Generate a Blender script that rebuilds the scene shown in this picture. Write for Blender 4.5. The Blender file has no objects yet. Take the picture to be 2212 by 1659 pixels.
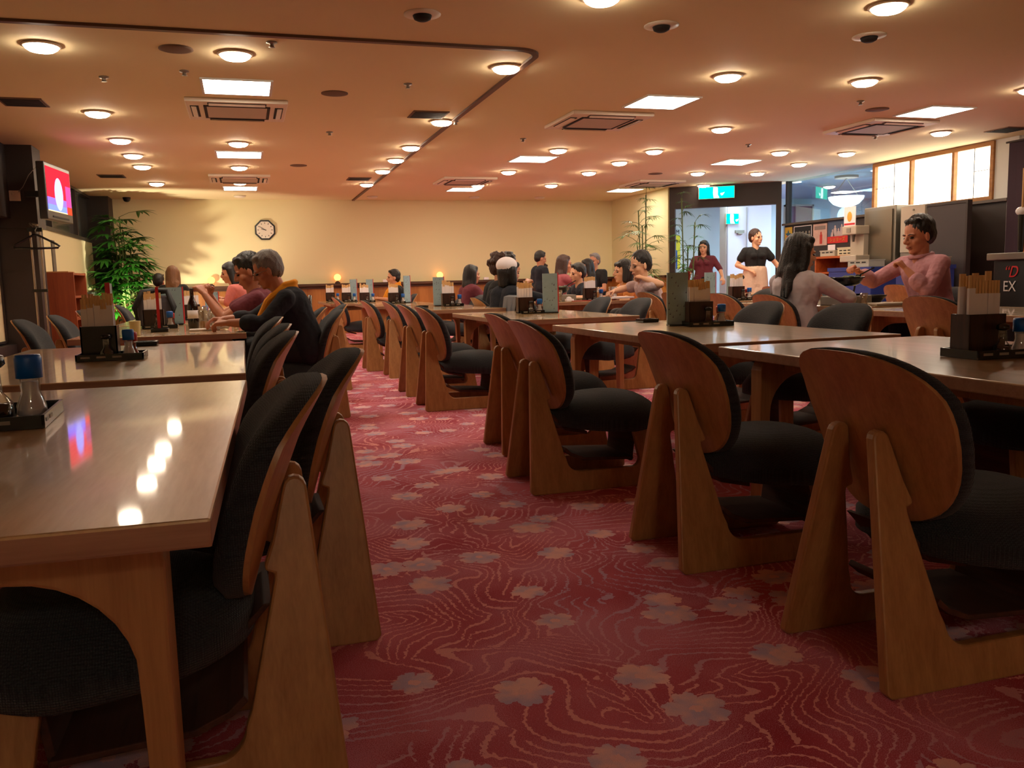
import bpy, bmesh, math, random
from mathutils import Vector, Matrix, Euler
PI=math.pi
SC=bpy.context.scene
COL=SC.collection
# ---------------------------------------------------------------- camera
FPX=1850.0; HC=0.92
cd=bpy.data.cameras.new('camera'); cam=bpy.data.objects.new('camera',cd); COL.objects.link(cam)
cd.sensor_width=36.0; cd.lens=FPX/2212*36.0; cd.clip_start=0.02; cd.clip_end=100
# world axes of the lens: right, up, backwards
RT=Vector((0.95442289,-0.29742455,-0.02481109)); DN=Vector((-0.0592782,-0.1074318,-0.9924437)); FW=Vector((0.29251162,0.94868174,-0.12016616))
M=Matrix((( RT.x,-DN.x,-FW.x,0),(RT.y,-DN.y,-FW.y,0),(RT.z,-DN.z,-FW.z,HC),(0,0,0,1)))
cam.matrix_world=M
SC.camera=cam
# ---------------------------------------------------------------- world, exposure
w=bpy.data.worlds.new('world'); SC.world=w; w.use_nodes=True
w.node_tree.nodes['Background'].inputs[0].default_value=(0.30,0.22,0.18,1)
w.node_tree.nodes['Background'].inputs[1].default_value=0.02
SC.view_settings.view_transform='Standard'
try: SC.view_settings.look='None'
except Exception: pass
SC.view_settings.gamma=1.0; SC.view_settings.use_curve_mapping=False
SC.view_settings.exposure=0.95
try:
    SC.cycles.max_bounces=7; SC.cycles.diffuse_bounces=4; SC.cycles.glossy_bounces=3; SC.cycles.transmission_bounces=5
    SC.cycles.transparent_max_bounces=10; SC.cycles.sample_clamp_indirect=3.0; SC.cycles.caustics_reflective=False; SC.cycles.caustics_refractive=False
except Exception: pass
# strengths of the lamps of the place
E_DOWN=36.0; E_SQ=14.0; E_SHOJI=3.2
CW=2.50            # ceiling height

def light(kind,name,loc,energy,color,size=0.2,to=None,spot=None,blend=.3,sy=None):
    l=bpy.data.lights.new(name,kind); l.energy=energy; l.color=color
    if kind=='AREA':
        l.size=size
        if sy: l.shape='RECTANGLE'; l.size_y=sy
    elif kind=='SPOT':
        l.spot_size=spot; l.spot_blend=blend; l.shadow_soft_size=size
    else: l.shadow_soft_size=size
    o=bpy.data.objects.new(name,l); COL.objects.link(o); o.location=loc
    if to is not None:
        o.rotation_euler=(Vector(to)-Vector(loc)).to_track_quat('-Z','Y').to_euler()
    return o
# uplights in the plant corners; a lamp, an added fill light and a bulb for the corridor beyond the door
light('SPOT','plant_uplight',(-1.72,14.75,0.35),150,(1.0,.86,.62),.035,(-1.35,16.6,2.05),math.radians(100),.5)
light('SPOT','plant_uplight_green',(-2.0,15.25,0.62),75,(.75,1.0,.5),.05,(-2.12,15.9,1.35),math.radians(95),.6)
light('SPOT','entrance_uplight',(6.75,13.75,0.35),700,(1.0,.93,.62),.06,(7.36,14.6,1.6),math.radians(105),.7)
light('AREA','corridor_lamp',(9.0,15.2,2.58),95,(.70,.95,.95),.8,(9.0,15.2,0))
light('AREA','corridor_fill_far',(12.6,14.6,2.57),150,(.50,.80,1.0),1.0,(12.6,14.6,0))  # added area light, brightens the corridor behind the transom glass
light('POINT','corridor_bowl_bulb',(10.25,12.95,1.92),75,(.50,.80,1.0),.15)

# ---------------------------------------------------------------- helpers
def rgb(h):
    h=h.lstrip('#'); c=[int(h[i:i+2],16)/255 for i in (0,2,4)]
    return tuple((x/12.92 if x<=.04045 else ((x+.055)/1.055)**2.4) for x in c)+(1,)
def mat(name,col,rough=.6,metal=0,spec=.5,emit=None,es=1,bump=0,bscale=200,coat=0,trans=0,alpha=1,sheen=0,var=0,vscale=8):
    m=bpy.data.materials.new(name); m.use_nodes=True; nt=m.node_tree; b=nt.nodes['Principled BSDF']
    c=rgb(col) if isinstance(col,str) else tuple(col)+(1,)
    b.inputs['Base Color'].default_value=c; b.inputs['Roughness'].default_value=rough; b.inputs['Metallic'].default_value=metal
    b.inputs['Specular IOR Level'].default_value=spec
    b.inputs['Coat Weight'].default_value=coat; b.inputs['Coat Roughness'].default_value=.06
    b.inputs['Transmission Weight'].default_value=trans; b.inputs['Alpha'].default_value=alpha
    if sheen: b.inputs['Sheen Weight'].default_value=sheen
    if emit is not None:
        b.inputs['Emission Color'].default_value=rgb(emit) if isinstance(emit,str) else tuple(emit)+(1,)
        b.inputs['Emission Strength'].default_value=es
    tc=None
    if bump or var:
        tc=nt.nodes.new('ShaderNodeTexCoord')
    if bump:
        n=nt.nodes.new('ShaderNodeTexNoise'); n.inputs['Scale'].default_value=bscale; n.inputs['Detail'].default_value=2
        bp=nt.nodes.new('ShaderNodeBump'); bp.inputs['Strength'].default_value=bump; bp.inputs['Distance'].default_value=.01 if bscale>40 else .05
        nt.links.new(tc.outputs['Object'],n.inputs['Vector']); nt.links.new(n.outputs['Fac'],bp.inputs['Height']); nt.links.new(bp.outputs['Normal'],b.inputs['Normal'])
    if var:
        n=nt.nodes.new('ShaderNodeTexNoise'); n.inputs['Scale'].default_value=vscale; n.inputs['Detail'].default_value=4
        mx=nt.nodes.new('ShaderNodeMix'); mx.data_type='RGBA'
        mx.inputs[6].default_value=tuple(x*(1-var) for x in c[:3])+(1,); mx.inputs[7].default_value=tuple(min(1,x*(1+var)) for x in c[:3])+(1,)
        nt.links.new(tc.outputs['Object'],n.inputs['Vector']); nt.links.new(n.outputs['Fac'],mx.inputs[0]); nt.links.new(mx.outputs[2],b.inputs['Base Color'])
    return m
def wood(name,c1,c2,rough=.35,coat=0,axis=2,scale=14,stretch=14):
    m=bpy.data.materials.new(name); m.use_nodes=True; nt=m.node_tree; b=nt.nodes['Principled BSDF']
    tc=nt.nodes.new('ShaderNodeTexCoord'); mp=nt.nodes.new('ShaderNodeMapping')
    s=[scale]*3; s[axis]=scale/stretch; mp.inputs['Scale'].default_value=s
    n=nt.nodes.new('ShaderNodeTexNoise'); n.inputs['Scale'].default_value=1; n.inputs['Detail'].default_value=5; n.inputs['Roughness'].default_value=.6; n.inputs['Distortion'].default_value=.3
    n2=nt.nodes.new('ShaderNodeTexNoise'); n2.inputs['Scale'].default_value=7; n2.inputs['Detail'].default_value=3
    cr=nt.nodes.new('ShaderNodeValToRGB'); cr.color_ramp.elements[0].position=.3; cr.color_ramp.elements[0].color=rgb(c1); cr.color_ramp.elements[1].position=.72; cr.color_ramp.elements[1].color=rgb(c2)
    ad=nt.nodes.new('ShaderNodeMath'); ad.operation='MULTIPLY_ADD'; ad.inputs[1].default_value=.35
    L=nt.links.new
    L(tc.outputs['Object'],mp.inputs['Vector']); L(mp.outputs[0],n.inputs['Vector']); L(mp.outputs[0],n2.inputs['Vector'])
    L(n2.outputs['Fac'],ad.inputs[0]); sb=nt.nodes.new('ShaderNodeMath'); sb.operation='SUBTRACT'; sb.inputs[1].default_value=.17
    L(n.outputs['Fac'],sb.inputs[0]); L(sb.outputs[0],ad.inputs[2]); L(ad.outputs[0],cr.inputs[0]); L(cr.outputs[0],b.inputs['Base Color'])
    b.inputs['Roughness'].default_value=rough; b.inputs['Coat Weight'].default_value=coat; b.inputs['Coat Roughness'].default_value=.05
    return m
def glassy(name,tint=(1,1,1),amount=.08,rough=.02):
    m=bpy.data.materials.new(name); m.use_nodes=True; nt=m.node_tree; nt.nodes.clear()
    o=nt.nodes.new('ShaderNodeOutputMaterial'); t=nt.nodes.new('ShaderNodeBsdfTransparent'); g=nt.nodes.new('ShaderNodeBsdfGlossy'); mx=nt.nodes.new('ShaderNodeMixShader')
    t.inputs[0].default_value=tuple(tint)+(1,); g.inputs['Roughness'].default_value=rough
    lw=nt.nodes.new('ShaderNodeLayerWeight'); lw.inputs[0].default_value=.25
    ma=nt.nodes.new('ShaderNodeMath'); ma.operation='MULTIPLY_ADD'; ma.inputs[1].default_value=.6; ma.inputs[2].default_value=amount
    nt.links.new(lw.outputs['Fresnel'],ma.inputs[0]); nt.links.new(ma.outputs[0],mx.inputs[0]); nt.links.new(t.outputs[0],mx.inputs[1]); nt.links.new(g.outputs[0],mx.inputs[2]); nt.links.new(mx.outputs[0],o.inputs[0])
    return m

class MB:
    def __init__(s): s.bm=bmesh.new(); s.mi=0
    def _m(s,geom):
        for v in geom:
            for f in v.link_faces: f.material_index=s.mi
    def box(s,x0,x1,y0,y1,z0,z1,rot=None,bev=0):
        c=Vector(((x0+x1)/2,(y0+y1)/2,(z0+z1)/2)); mt=Matrix.Translation(c)
        if rot is not None: mt=mt@rot.to_4x4()
        mt=mt@Matrix.Diagonal((abs(x1-x0),abs(y1-y0),abs(z1-z0),1))
        r=bmesh.ops.create_cube(s.bm,size=1,matrix=mt); s._m(r['verts'])
        if bev:
            ed=list({e for v in r['verts'] for e in v.link_edges})
            rr=bmesh.ops.bevel(s.bm,geom=ed,offset=bev,segments=2,affect='EDGES',profile=.6)
            for f in rr['faces']: f.material_index=s.mi
        return s
    def cyl(s,c,r,h,r2=None,seg=20,ax='z',cap=True):
        rt={'z':Matrix.Identity(4),'x':Matrix.Rotation(PI/2,4,'Y'),'y':Matrix.Rotation(-PI/2,4,'X')}[ax]
        rr=bmesh.ops.create_cone(s.bm,cap_ends=cap,segments=seg,radius1=r,radius2=r if r2 is None else r2,depth=h,matrix=Matrix.Translation(c)@rt); s._m(rr['verts']); return s
    def cone(s,a,b,ra,rb,seg=12):
        a=Vector(a); b=Vector(b); d=b-a
        if d.length<1e-6: return s
        q=d.to_track_quat('Z','Y').to_matrix().to_4x4()
        rr=bmesh.ops.create_cone(s.bm,cap_ends=True,segments=seg,radius1=ra,radius2=rb,depth=d.length,matrix=Matrix.Translation((a+b)/2)@q); s._m(rr['verts']); return s
    def sph(s,c,r,u=14,v=10,rot=None):
        if not isinstance(r,(tuple,list,Vector)): r=(r,r,r)
        mt=Matrix.Translation(c)
        if rot is not None: mt=mt@rot.to_4x4()
        nv=s.bm.verts.new; nf=s.bm.faces.new; rings=[]
        T=nv(mt@Vector((0,0,r[2]))); Bv=nv(mt@Vector((0,0,-r[2])))
        for j in range(1,v):
            a=PI*j/v; sa,ca=math.sin(a),math.cos(a)
            rings.append([nv(mt@Vector((r[0]*sa*math.cos(2*PI*i/u),r[1]*sa*math.sin(2*PI*i/u),r[2]*ca))) for i in range(u)])
        fs=[]
        for i in range(u):
            i2=(i+1)%u; fs.append(nf((T,rings[0][i],rings[0][i2]))); fs.append(nf((Bv,rings[-1][i2],rings[-1][i])))
            for j in range(len(rings)-1): fs.append(nf((rings[j][i],rings[j+1][i],rings[j+1][i2],rings[j][i2])))
        for f in fs: f.material_index=s.mi
        return s
    def cap(s,a,b,ra,rb,seg=12):
        s.cone(a,b,ra,rb,seg); s.sph(a,ra,seg,8); s.sph(b,rb,seg,8); return s
    def tube(s,pts,r,seg=8):
        pts=[Vector(p) for p in pts]; rings=[]
        for i,p in enumerate(pts):
            d=(pts[min(i+1,len(pts)-1)]-pts[max(i-1,0)]).normalized()
            q=d.to_track_quat('Z','Y'); rr=r[i] if isinstance(r,(list,tuple)) else r
            rings.append([s.bm.verts.new(p+q@Vector((rr*math.cos(2*PI*k/seg),rr*math.sin(2*PI*k/seg),0))) for k in range(seg)])
        for i in range(len(rings)-1):
            for k in range(seg):
                f=s.bm.faces.new((rings[i][k],rings[i][(k+1)%seg],rings[i+1][(k+1)%seg],rings[i+1][k])); f.material_index=s.mi; f.smooth=True
        for rg,fl in ((rings[0],1),(rings[-1],0)):
            f=s.bm.faces.new(rg[::-1] if fl else rg); f.material_index=s.mi
        return s
    def lathe(s,prof,seg=20,c=(0,0,0)):
        rings=[]
        for r,z in prof:
            rings.append([s.bm.verts.new((c[0]+r*math.cos(2*PI*k/seg),c[1]+r*math.sin(2*PI*k/seg),c[2]+z)) for k in range(seg)])
        for i in range(len(rings)-1):
            for k in range(seg):
                f=s.bm.faces.new((rings[i][k],rings[i][(k+1)%seg],rings[i+1][(k+1)%seg],rings[i+1][k])); f.material_index=s.mi; f.smooth=True
        if prof[0][0]>1e-4: s.bm.faces.new(rings[0][::-1]).material_index=s.mi
        if prof[-1][0]>1e-4: s.bm.faces.new(rings[-1]).material_index=s.mi
        return s
    def prism(s,pts,fn,t0,t1):
        """outline pts (a,b) -> fn(a,b,t) 3-D points, extruded from t0 to t1"""
        A=[s.bm.verts.new(fn(a,b,t0)) for a,b in pts]; B=[s.bm.verts.new(fn(a,b,t1)) for a,b in pts]
        n=len(pts)
        fs=[s.bm.faces.new(A[::-1]),s.bm.faces.new(B)]
        for i in range(n): fs.append(s.bm.faces.new((A[i],A[(i+1)%n],B[(i+1)%n],B[i])))
        for f in fs: f.material_index=s.mi
        return s
    def quad(s,*p):
        f=s.bm.faces.new([s.bm.verts.new(q) for q in p]); f.material_index=s.mi; return s
    def mesh(s,name,mats,smooth=None):
        me=bpy.data.meshes.new(name); bmesh.ops.recalc_face_normals(s.bm,faces=s.bm.faces)
        if smooth is not None:
            for f in s.bm.faces: f.smooth=smooth
        s.bm.to_mesh(me); s.bm.free()
        for m in (mats if isinstance(mats,(list,tuple)) else [mats]): me.materials.append(m)
        return me
    def build(s,name,mats,parent=None,smooth=None,loc=None,bevel=0,auto=False):
        me=s.mesh(name,mats,smooth); o=bpy.data.objects.new(name,me); COL.objects.link(o)
        if parent is not None: o.parent=parent
        if loc is not None: o.location=loc
        if bevel:
            b=o.modifiers.new('bevel','BEVEL'); b.width=bevel; b.segments=2; b.limit_method='ANGLE'; b.angle_limit=.6
        if auto: autosm(o)
        return o
def autosm(o,ang=.7):
    me=o.data
    bm=bmesh.new(); bm.from_mesh(me)
    for f in bm.faces: f.smooth=True
    for e in bm.edges:
        if len(e.link_faces)==2: e.smooth = e.calc_face_angle(0)<ang
        else: e.smooth=False
    bm.to_mesh(me); bm.free()
def tag(o,label,cat,group=None):
    o['label']=label; o['category']=cat
    if group: o['group']=group
    return o
def thing(name,label,cat,loc=(0,0,0),rz=0,group=None):
    o=bpy.data.objects.new(name,None); COL.objects.link(o); o.location=loc; o.rotation_euler=(0,0,rz); o.empty_display_size=.1
    return tag(o,label,cat,group)
def kids(o): return [c for c in bpy.data.objects if c.parent is o]
def dup(root,loc,rz,label,group=None,sc=None):
    r=root.copy(); COL.objects.link(r); r.location=loc; r.rotation_euler=(0,0,rz); r['label']=label
    if group: r['group']=group
    if sc: r.scale=(sc,sc,sc)
    for ch in CH[root.name]:
        c=ch.copy(); COL.objects.link(c); c.parent=r
        for g in CH.get(ch.name,()):
            d=g.copy(); COL.objects.link(d); d.parent=c
    return r
CH={}
def reg(root):
    CH[root.name]=kids(root)
    for c in CH[root.name]: CH[c.name]=kids(c)
    return root
def struct(o): o['kind']='structure'; return o
ORD=['first','second','third','fourth','fifth','sixth','seventh','eighth','ninth','tenth','eleventh','twelfth']
def lerp(a,b,t): return a+(b-a)*t
def interp(x,xs,ys):
    if x<=xs[0]: return ys[0]
    for i in range(len(xs)-1):
        if x<=xs[i+1]: return lerp(ys[i],ys[i+1],(x-xs[i])/(xs[i+1]-xs[i]))
    return ys[-1]

# ---------------------------------------------------------------- materials
M_ceil=mat('ceiling_paint','#e6d6ac',.8,bump=.02,bscale=60)
M_back=mat('cream_wall_paper','#e6dcae',.85,bump=.05,bscale=300)
M_white=mat('white_paint','#dcdedc',.7)
M_dark=mat('dark_brown_wood','#2e2320',.55,var=.1)
M_darker=mat('charcoal_wall','#3a3233',.6)
M_wains=wood('wainscot_wood','#8a5220','#b87a38',.4,axis=2,scale=6)
M_rail=wood('rail_wood','#3e2412','#5a381e',.45,axis=0)
M_oak=wood('oak_plywood','#9c6c40','#be8e5a',.36,axis=2,scale=26,stretch=20)
M_oaktop=wood('beech_table_top','#b8925e','#d4b080',.34,coat=.85,axis=1,scale=18,stretch=10)
M_under=wood('dark_brown_plywood','#3a1e14','#5a3220',.75,axis=1,scale=20)  # darker brown wood for the chair parts below the seat
M_oakedge=wood('table_edge_wood','#946a50','#ac8468',.35,axis=0,scale=30,stretch=20)
def fabric(name,c):
    m=mat(name,c,.95,spec=.2,sheen=.15)
    nt=m.node_tree; b=nt.nodes['Principled BSDF']
    tc=nt.nodes.new('ShaderNodeTexCoord'); v=nt.nodes.new('ShaderNodeTexVoronoi'); v.inputs['Scale'].default_value=240; v.inputs['Randomness'].default_value=.25
    bp=nt.nodes.new('ShaderNodeBump'); bp.inputs['Strength'].default_value=.8; bp.inputs['Distance'].default_value=.003
    cr=nt.nodes.new('ShaderNodeMapRange'); cr.inputs['From Max'].default_value=.8; cr.inputs['To Min'].default_value=1.5; cr.inputs['To Max'].default_value=.35
    mx=nt.nodes.new('ShaderNodeVectorMath'); mx.operation='SCALE'; mx.inputs[0].default_value=rgb(c)[:3]
    L=nt.links.new
    L(tc.outputs['Object'],v.inputs['Vector']); L(v.outputs['Distance'],bp.inputs['Height']); L(bp.outputs[0],b.inputs['Normal'])
    L(v.outputs['Distance'],cr.inputs[0]); L(cr.outputs[0],mx.inputs['Scale']); L(mx.outputs[0],b.inputs['Base Color'])
    return m
M_fab=fabric('charcoal_seat_fabric','#34383d')
M_black=mat('black_plastic','#0d0d0f',.25); M_blackm=mat('matte_black','#111112',.6)
M_boxw=wood('dark_stained_box_wood','#1d0d08','#45261a',.35,axis=2,scale=30,stretch=12)
M_steel=mat('brushed_steel','#8f8a80',.35,metal=.9); M_steelg=mat('grey_enamel','#8d857a',.45); M_steell=mat('light_grey_enamel','#b7aa98',.5)
M_blue=mat('blue_cap','#1560c0',.35); M_red=mat('red_cap','#c82018',.35); M_redm=mat('menu_red','#c41c28',.5)
M_paper=mat('white_paper','#f2ecf0',.8); M_chop=mat('bamboo_chopstick','#e0b67c',.7)
M_glass=glassy('clear_glass',(.95,.95,.95),.10); M_pane=glassy('window_glass',(.86,.94,.97),.05,.0)
M_salt=mat('white_salt','#efe6e6',.8); M_soy=mat('soy_sauce','#120604',.1)
M_skin=mat('skin','#c98f6e',.5); M_skin2=mat('skin_tan','#b8775a',.5); M_skin3=mat('skin_light','#dba987',.5)
M_hairk=mat('black_hair','#120e0d',.45,bump=.5,bscale=120); M_hairg=mat('grey_hair','#7a7574',.6,bump=.5,bscale=120)
M_hairb=mat('brown_hair','#3a2016',.45,bump=.5,bscale=120); M_hairl=mat('light_brown_hair','#7a5232',.5,bump=.5,bscale=120)
M_eye=mat('eye_dark','#140c0a',.2); M_lip=mat('lips','#9a5248',.5)
def emis(name,col,s,vis=None):
    m=bpy.data.materials.new(name); m.use_nodes=True; nt=m.node_tree; nt.nodes.clear()
    o=nt.nodes.new('ShaderNodeOutputMaterial'); e=nt.nodes.new('ShaderNodeEmission'); e.inputs[0].default_value=rgb(col) if isinstance(col,str) else tuple(col)+(1,); e.inputs[1].default_value=s
    nt.links.new(e.outputs[0],o.inputs[0]); return m
M_lens=emis('downlight_lens',(1.0,.80,.58),E_DOWN); M_sq=emis('square_diffuser',(1.0,.85,.68),E_SQ)
M_shoji=emis('lit_paper_panel',(1.0,.86,.66),E_SHOJI)

# carpet
def carpet():
    m=bpy.data.materials.new('floral_carpet'); m.use_nodes=True; nt=m.node_tree; N=nt.nodes.new; L=nt.links.new
    b=nt.nodes['Principled BSDF']; b.inputs['Roughness'].default_value=.95; b.inputs['Specular IOR Level'].default_value=.15
    tc=N('ShaderNodeTexCoord')
    def mth(op,a,b_=None,c=None,clamp=False):
        n=N('ShaderNodeMath'); n.operation=op; n.use_clamp=clamp
        for i,x in enumerate((a,b_,c)):
            if x is None: continue
            if isinstance(x,(int,float)): n.inputs[i].default_value=x
            else: L(x,n.inputs[i])
        return n.outputs[0]
    def noise(sc,det,vec,dist=0):
        n=N('ShaderNodeTexNoise'); n.inputs['Scale'].default_value=sc; n.inputs['Detail'].default_value=det; n.inputs['Distortion'].default_value=dist; L(vec,n.inputs['Vector']); return n
    def vm(op,a,b_=None):
        n=N('ShaderNodeVectorMath'); n.operation=op
        if isinstance(a,tuple): n.inputs[0].default_value=a
        else: L(a,n.inputs[0])
        if b_ is not None:
            if isinstance(b_,tuple): n.inputs[1].default_value=b_
            elif op=='SCALE': L(b_,n.inputs['Scale'])
            else: L(b_,n.inputs[1])
        return n.outputs[0]
    P=tc.outputs['Object']
    jit=noise(75,3,P)
    jv=N('ShaderNodeVectorMath'); jv.operation='SCALE'; jv.inputs['Scale'].default_value=.022; L(vm('SUBTRACT',jit.outputs['Color'],(.5,.5,.5)),jv.inputs[0])
    P2=vm('ADD',P,jv.outputs[0])
    # combed flowing strands: contour lines of a smooth stretched noise
    Ps=vm('MULTIPLY',P2,(1.0,.8,1))
    n1=noise(1.8,1.0,Ps,.7)
    tone=noise(5,1,P)
    sy=N('ShaderNodeSeparateXYZ'); L(P2,sy.inputs[0])
    ph=mth('ADD',mth('MULTIPLY',n1.outputs['Fac'],25),mth('ADD',mth('MULTIPLY',sy.outputs[1],18),mth('MULTIPLY',sy.outputs[0],4)))
    fr=mth('FRACT',ph); tri=mth('ABSOLUTE',mth('SUBTRACT',fr,.5))
    wdt=mth('MULTIPLY_ADD',tone.outputs['Fac'],.26,-.03)
    line=mth('LESS_THAN',tri,wdt)
    n3=noise(3.4,.5,vm('ADD',Ps,(7.3,2.1,0)),.9)
    fr2=mth('FRACT',mth('ADD',mth('MULTIPLY',n3.outputs['Fac'],14),mth('SUBTRACT',mth('MULTIPLY',sy.outputs[1],10),mth('MULTIPLY',sy.outputs[0],21)))); line2=mth('LESS_THAN',mth('ABSOLUTE',mth('SUBTRACT',fr2,.5)),.10)
    patch=mth('GREATER_THAN',noise(3.0,1,vm('ADD',P,(3,9,0))).outputs['Fac'],.52)
    line=mth('ADD',mth('MULTIPLY',line,mth('SUBTRACT',1,patch)),mth('MULTIPLY',line2,patch))
    # base reds
    r1=N('ShaderNodeMix'); r1.data_type='RGBA'; r1.inputs[6].default_value=rgb('#90303e'); r1.inputs[7].default_value=rgb('#ac5460')
    L(mth('MULTIPLY_ADD',noise(2.6,2,P).outputs['Fac'],2.2,-.6,True),r1.inputs[0])
    lc=N('ShaderNodeMix'); lc.data_type='RGBA'; lc.inputs[6].default_value=rgb('#d09490'); lc.inputs[7].default_value=rgb('#ab90aa')
    L(mth('MULTIPLY_ADD',noise(1.9,1,vm('ADD',P,(5,5,0))).outputs['Fac'],5,-2.2,True),lc.inputs[0])
    m1=N('ShaderNodeMix'); m1.data_type='RGBA'; L(mth('MULTIPLY',line,.78),m1.inputs[0]); L(r1.outputs[2],m1.inputs[6]); L(lc.outputs[2],m1.inputs[7])
    # stippled haze
    sp=mth('GREATER_THAN',mth('ADD',noise(420,1,P).outputs['Fac'],mth('MULTIPLY',noise(3.1,2,vm('ADD',P,(1,4,0))).outputs['Fac'],.8)),.93)
    m2=N('ShaderNodeMix'); m2.data_type='RGBA'; L(mth('MULTIPLY',sp,.65),m2.inputs[0]); L(m1.outputs[2],m2.inputs[6]); m2.inputs[7].default_value=rgb('#b87a8c')
    # five-petalled blossoms
    vo=N('ShaderNodeTexVoronoi'); vo.voronoi_dimensions='2D'; vo.inputs['Scale'].default_value=4.3; vo.inputs['Randomness'].default_value=.8; L(P2,vo.inputs['Vector'])
    d=vm('SUBTRACT',P2,vo.outputs['Position'])
    sx=N('ShaderNodeSeparateXYZ'); L(d,sx.inputs[0])
    rr=mth('SQRT',mth('ADD',mth('MULTIPLY',sx.outputs[0],sx.outputs[0]),mth('MULTIPLY',sx.outputs[1],sx.outputs[1])))
    sc=N('ShaderNodeSeparateColor'); L(vo.outputs['Color'],sc.inputs[0])
    an=mth('ADD',mth('ARCTAN2',sx.outputs[1],sx.outputs[0]),mth('MULTIPLY',sc.outputs[0],6.28))
    pet=mth('POWER',mth('ABSOLUTE',mth('COSINE',mth('MULTIPLY',an,2.5))),.45)
    notch=mth('MULTIPLY',mth('POWER',mth('ABSOLUTE',mth('COSINE',mth('MULTIPLY',an,2.5))),30),-.10)
    rad=mth('MULTIPLY',mth('ADD',mth('MULTIPLY_ADD',pet,.50,.52),notch),mth('MULTIPLY_ADD',sc.outputs[1],.026,.054))
    fl=mth('LESS_THAN',rr,rad)
    keep=mth('GREATER_THAN',sc.outputs[2],.25)
    fc=N('ShaderNodeMix'); fc.data_type='RGBA'; fc.inputs[6].default_value=rgb('#cfa09c'); fc.inputs[7].default_value=rgb('#a78ea4')
    L(mth('MULTIPLY_ADD',noise(11,3,P).outputs['Fac'],4,-1.5,True),fc.inputs[0])
    cen=N('ShaderNodeMix'); cen.data_type='RGBA'; L(mth('LESS_THAN',rr,.014),cen.inputs[0]); L(fc.outputs[2],cen.inputs[6]); cen.inputs[7].default_value=rgb('#c89a9a')
    m3=N('ShaderNodeMix'); m3.data_type='RGBA'; L(mth('MULTIPLY',fl,keep),m3.inputs[0]); L(m2.outputs[2],m3.inputs[6]); L(cen.outputs[2],m3.inputs[7])
    pile=N('ShaderNodeMix'); pile.data_type='RGBA'; pile.blend_type='MULTIPLY'; pile.inputs[0].default_value=.45
    L(m3.outputs[2],pile.inputs[6]); L(noise(500,1,P).outputs['Fac'],pile.inputs[7])
    gm=N('ShaderNodeVectorMath'); gm.operation='SCALE'; gm.inputs['Scale'].default_value=2.1; L(pile.outputs[2],gm.inputs[0])
    L(gm.outputs[0],b.inputs['Base Color'])
    bp=N('ShaderNodeBump'); bp.inputs['Strength'].default_value=.5; bp.inputs['Distance'].default_value=.004; L(noise(450,1,P).outputs['Fac'],bp.inputs['Height']); L(bp.outputs[0],b.inputs['Normal'])
    return m
M_carpet=carpet()
# ================================================================ the room shell
def sbox(name,mats,*b,kw=None):
    return struct(MB().box(*b).build(name,mats))
struct(MB().box(-4.2,15,-3.2,19,-.08,0).build('floor',M_carpet))
struct(MB().box(-4.2,9.3,-3.2,16.85,CW,CW+.1).build('ceiling',M_ceil))
sbox('wall_back',M_back,-2.55,7.55,16.6,16.75,0,CW)
sbox('wall_rear',M_back,-4.2,9.3,-3.35,-3.2,0,CW)
sbox('wall_corner',M_back,7.37,7.50,14.12,16.6,0,CW)
sbox('wall_right',M_dark,9.05,9.17,8.45,13.02,0,1.74)
sbox('wall_right_near',M_back,9.05,9.2,-3.2,7.1,0,CW)
struct(MB().box(9.02,9.2,8.28,8.64,1.74,CW).build('trim_7',M_white))
sbox('wall_right_mid',M_white,9.05,9.2,7.1,8.45,0,CW)
# left side: raised tatami-room front with paper doors, header, pillar, then window wall
struct(MB().box(-3.9,-2.42,-3.2,10.62,0,.36).build('trim_1',M_dark))
struct(MB().box(-2.62,-2.36,-3.2,10.62,1.72,CW).build('wall_left_header',M_dark))
sbox('wall_left_far',M_back,-2.55,-2.40,10.95,16.6,0,1.72)
sbox('wall_left_end',M_back,-4.2,-4.05,-3.2,10.95,0,CW)
pillar=struct(MB().box(-2.52,-2.13,10.62,10.95,0,1.62).box(-2.58,-2.10,10.60,11.0,1.62,CW).build('trim_2',M_dark))
struct(MB().box(-2.46,-2.1,16.1,16.6,.93,CW).build('trim_3',M_dark))
M_fusuma=mat('sliding_door_paper','#e6d2a6',.85)
for i in range(5):
    y1=10.60-i*.93
    d=struct(MB().box(-2.56,-2.52+(.012 if i%2 else 0),y1-.92,y1,.38,1.70).build('door_%d'%(i+1),M_fusuma))
    MB().box(-2.515+(.012 if i%2 else 0),-2.505+(.012 if i%2 else 0),y1-.92,y1-.90,.38,1.70).box(-2.515,-2.50,y1-.02,y1,.38,1.70).box(-2.515,-2.50,y1-.92,y1,.38,.40).build('door_frame',M_dark,d)
sbox('wall_left_near',M_back,-2.62,-2.5,-3.2,5.94,.36,1.72)
# wainscot and its rail
struct(MB().box(-2.40,7.37,16.55,16.6,0,.90).build('baseboard_back',M_wains))
struct(MB().box(-2.40,7.37,16.44,16.6,.90,.945).box(-2.40,7.37,16.53,16.6,.85,.90).build('trim_4',M_rail))
struct(MB().box(7.33,7.37,14.12,16.55,0,.90).build('baseboard_right',M_wains))
struct(MB().box(7.30,7.37,14.12,16.5,.90,.945).build('trim_5',M_rail))
struct(MB().box(-2.40,-2.36,10.95,16.55,0,.90).build('baseboard_left',mat('grey_dado','#5b5450',.7)))
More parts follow.
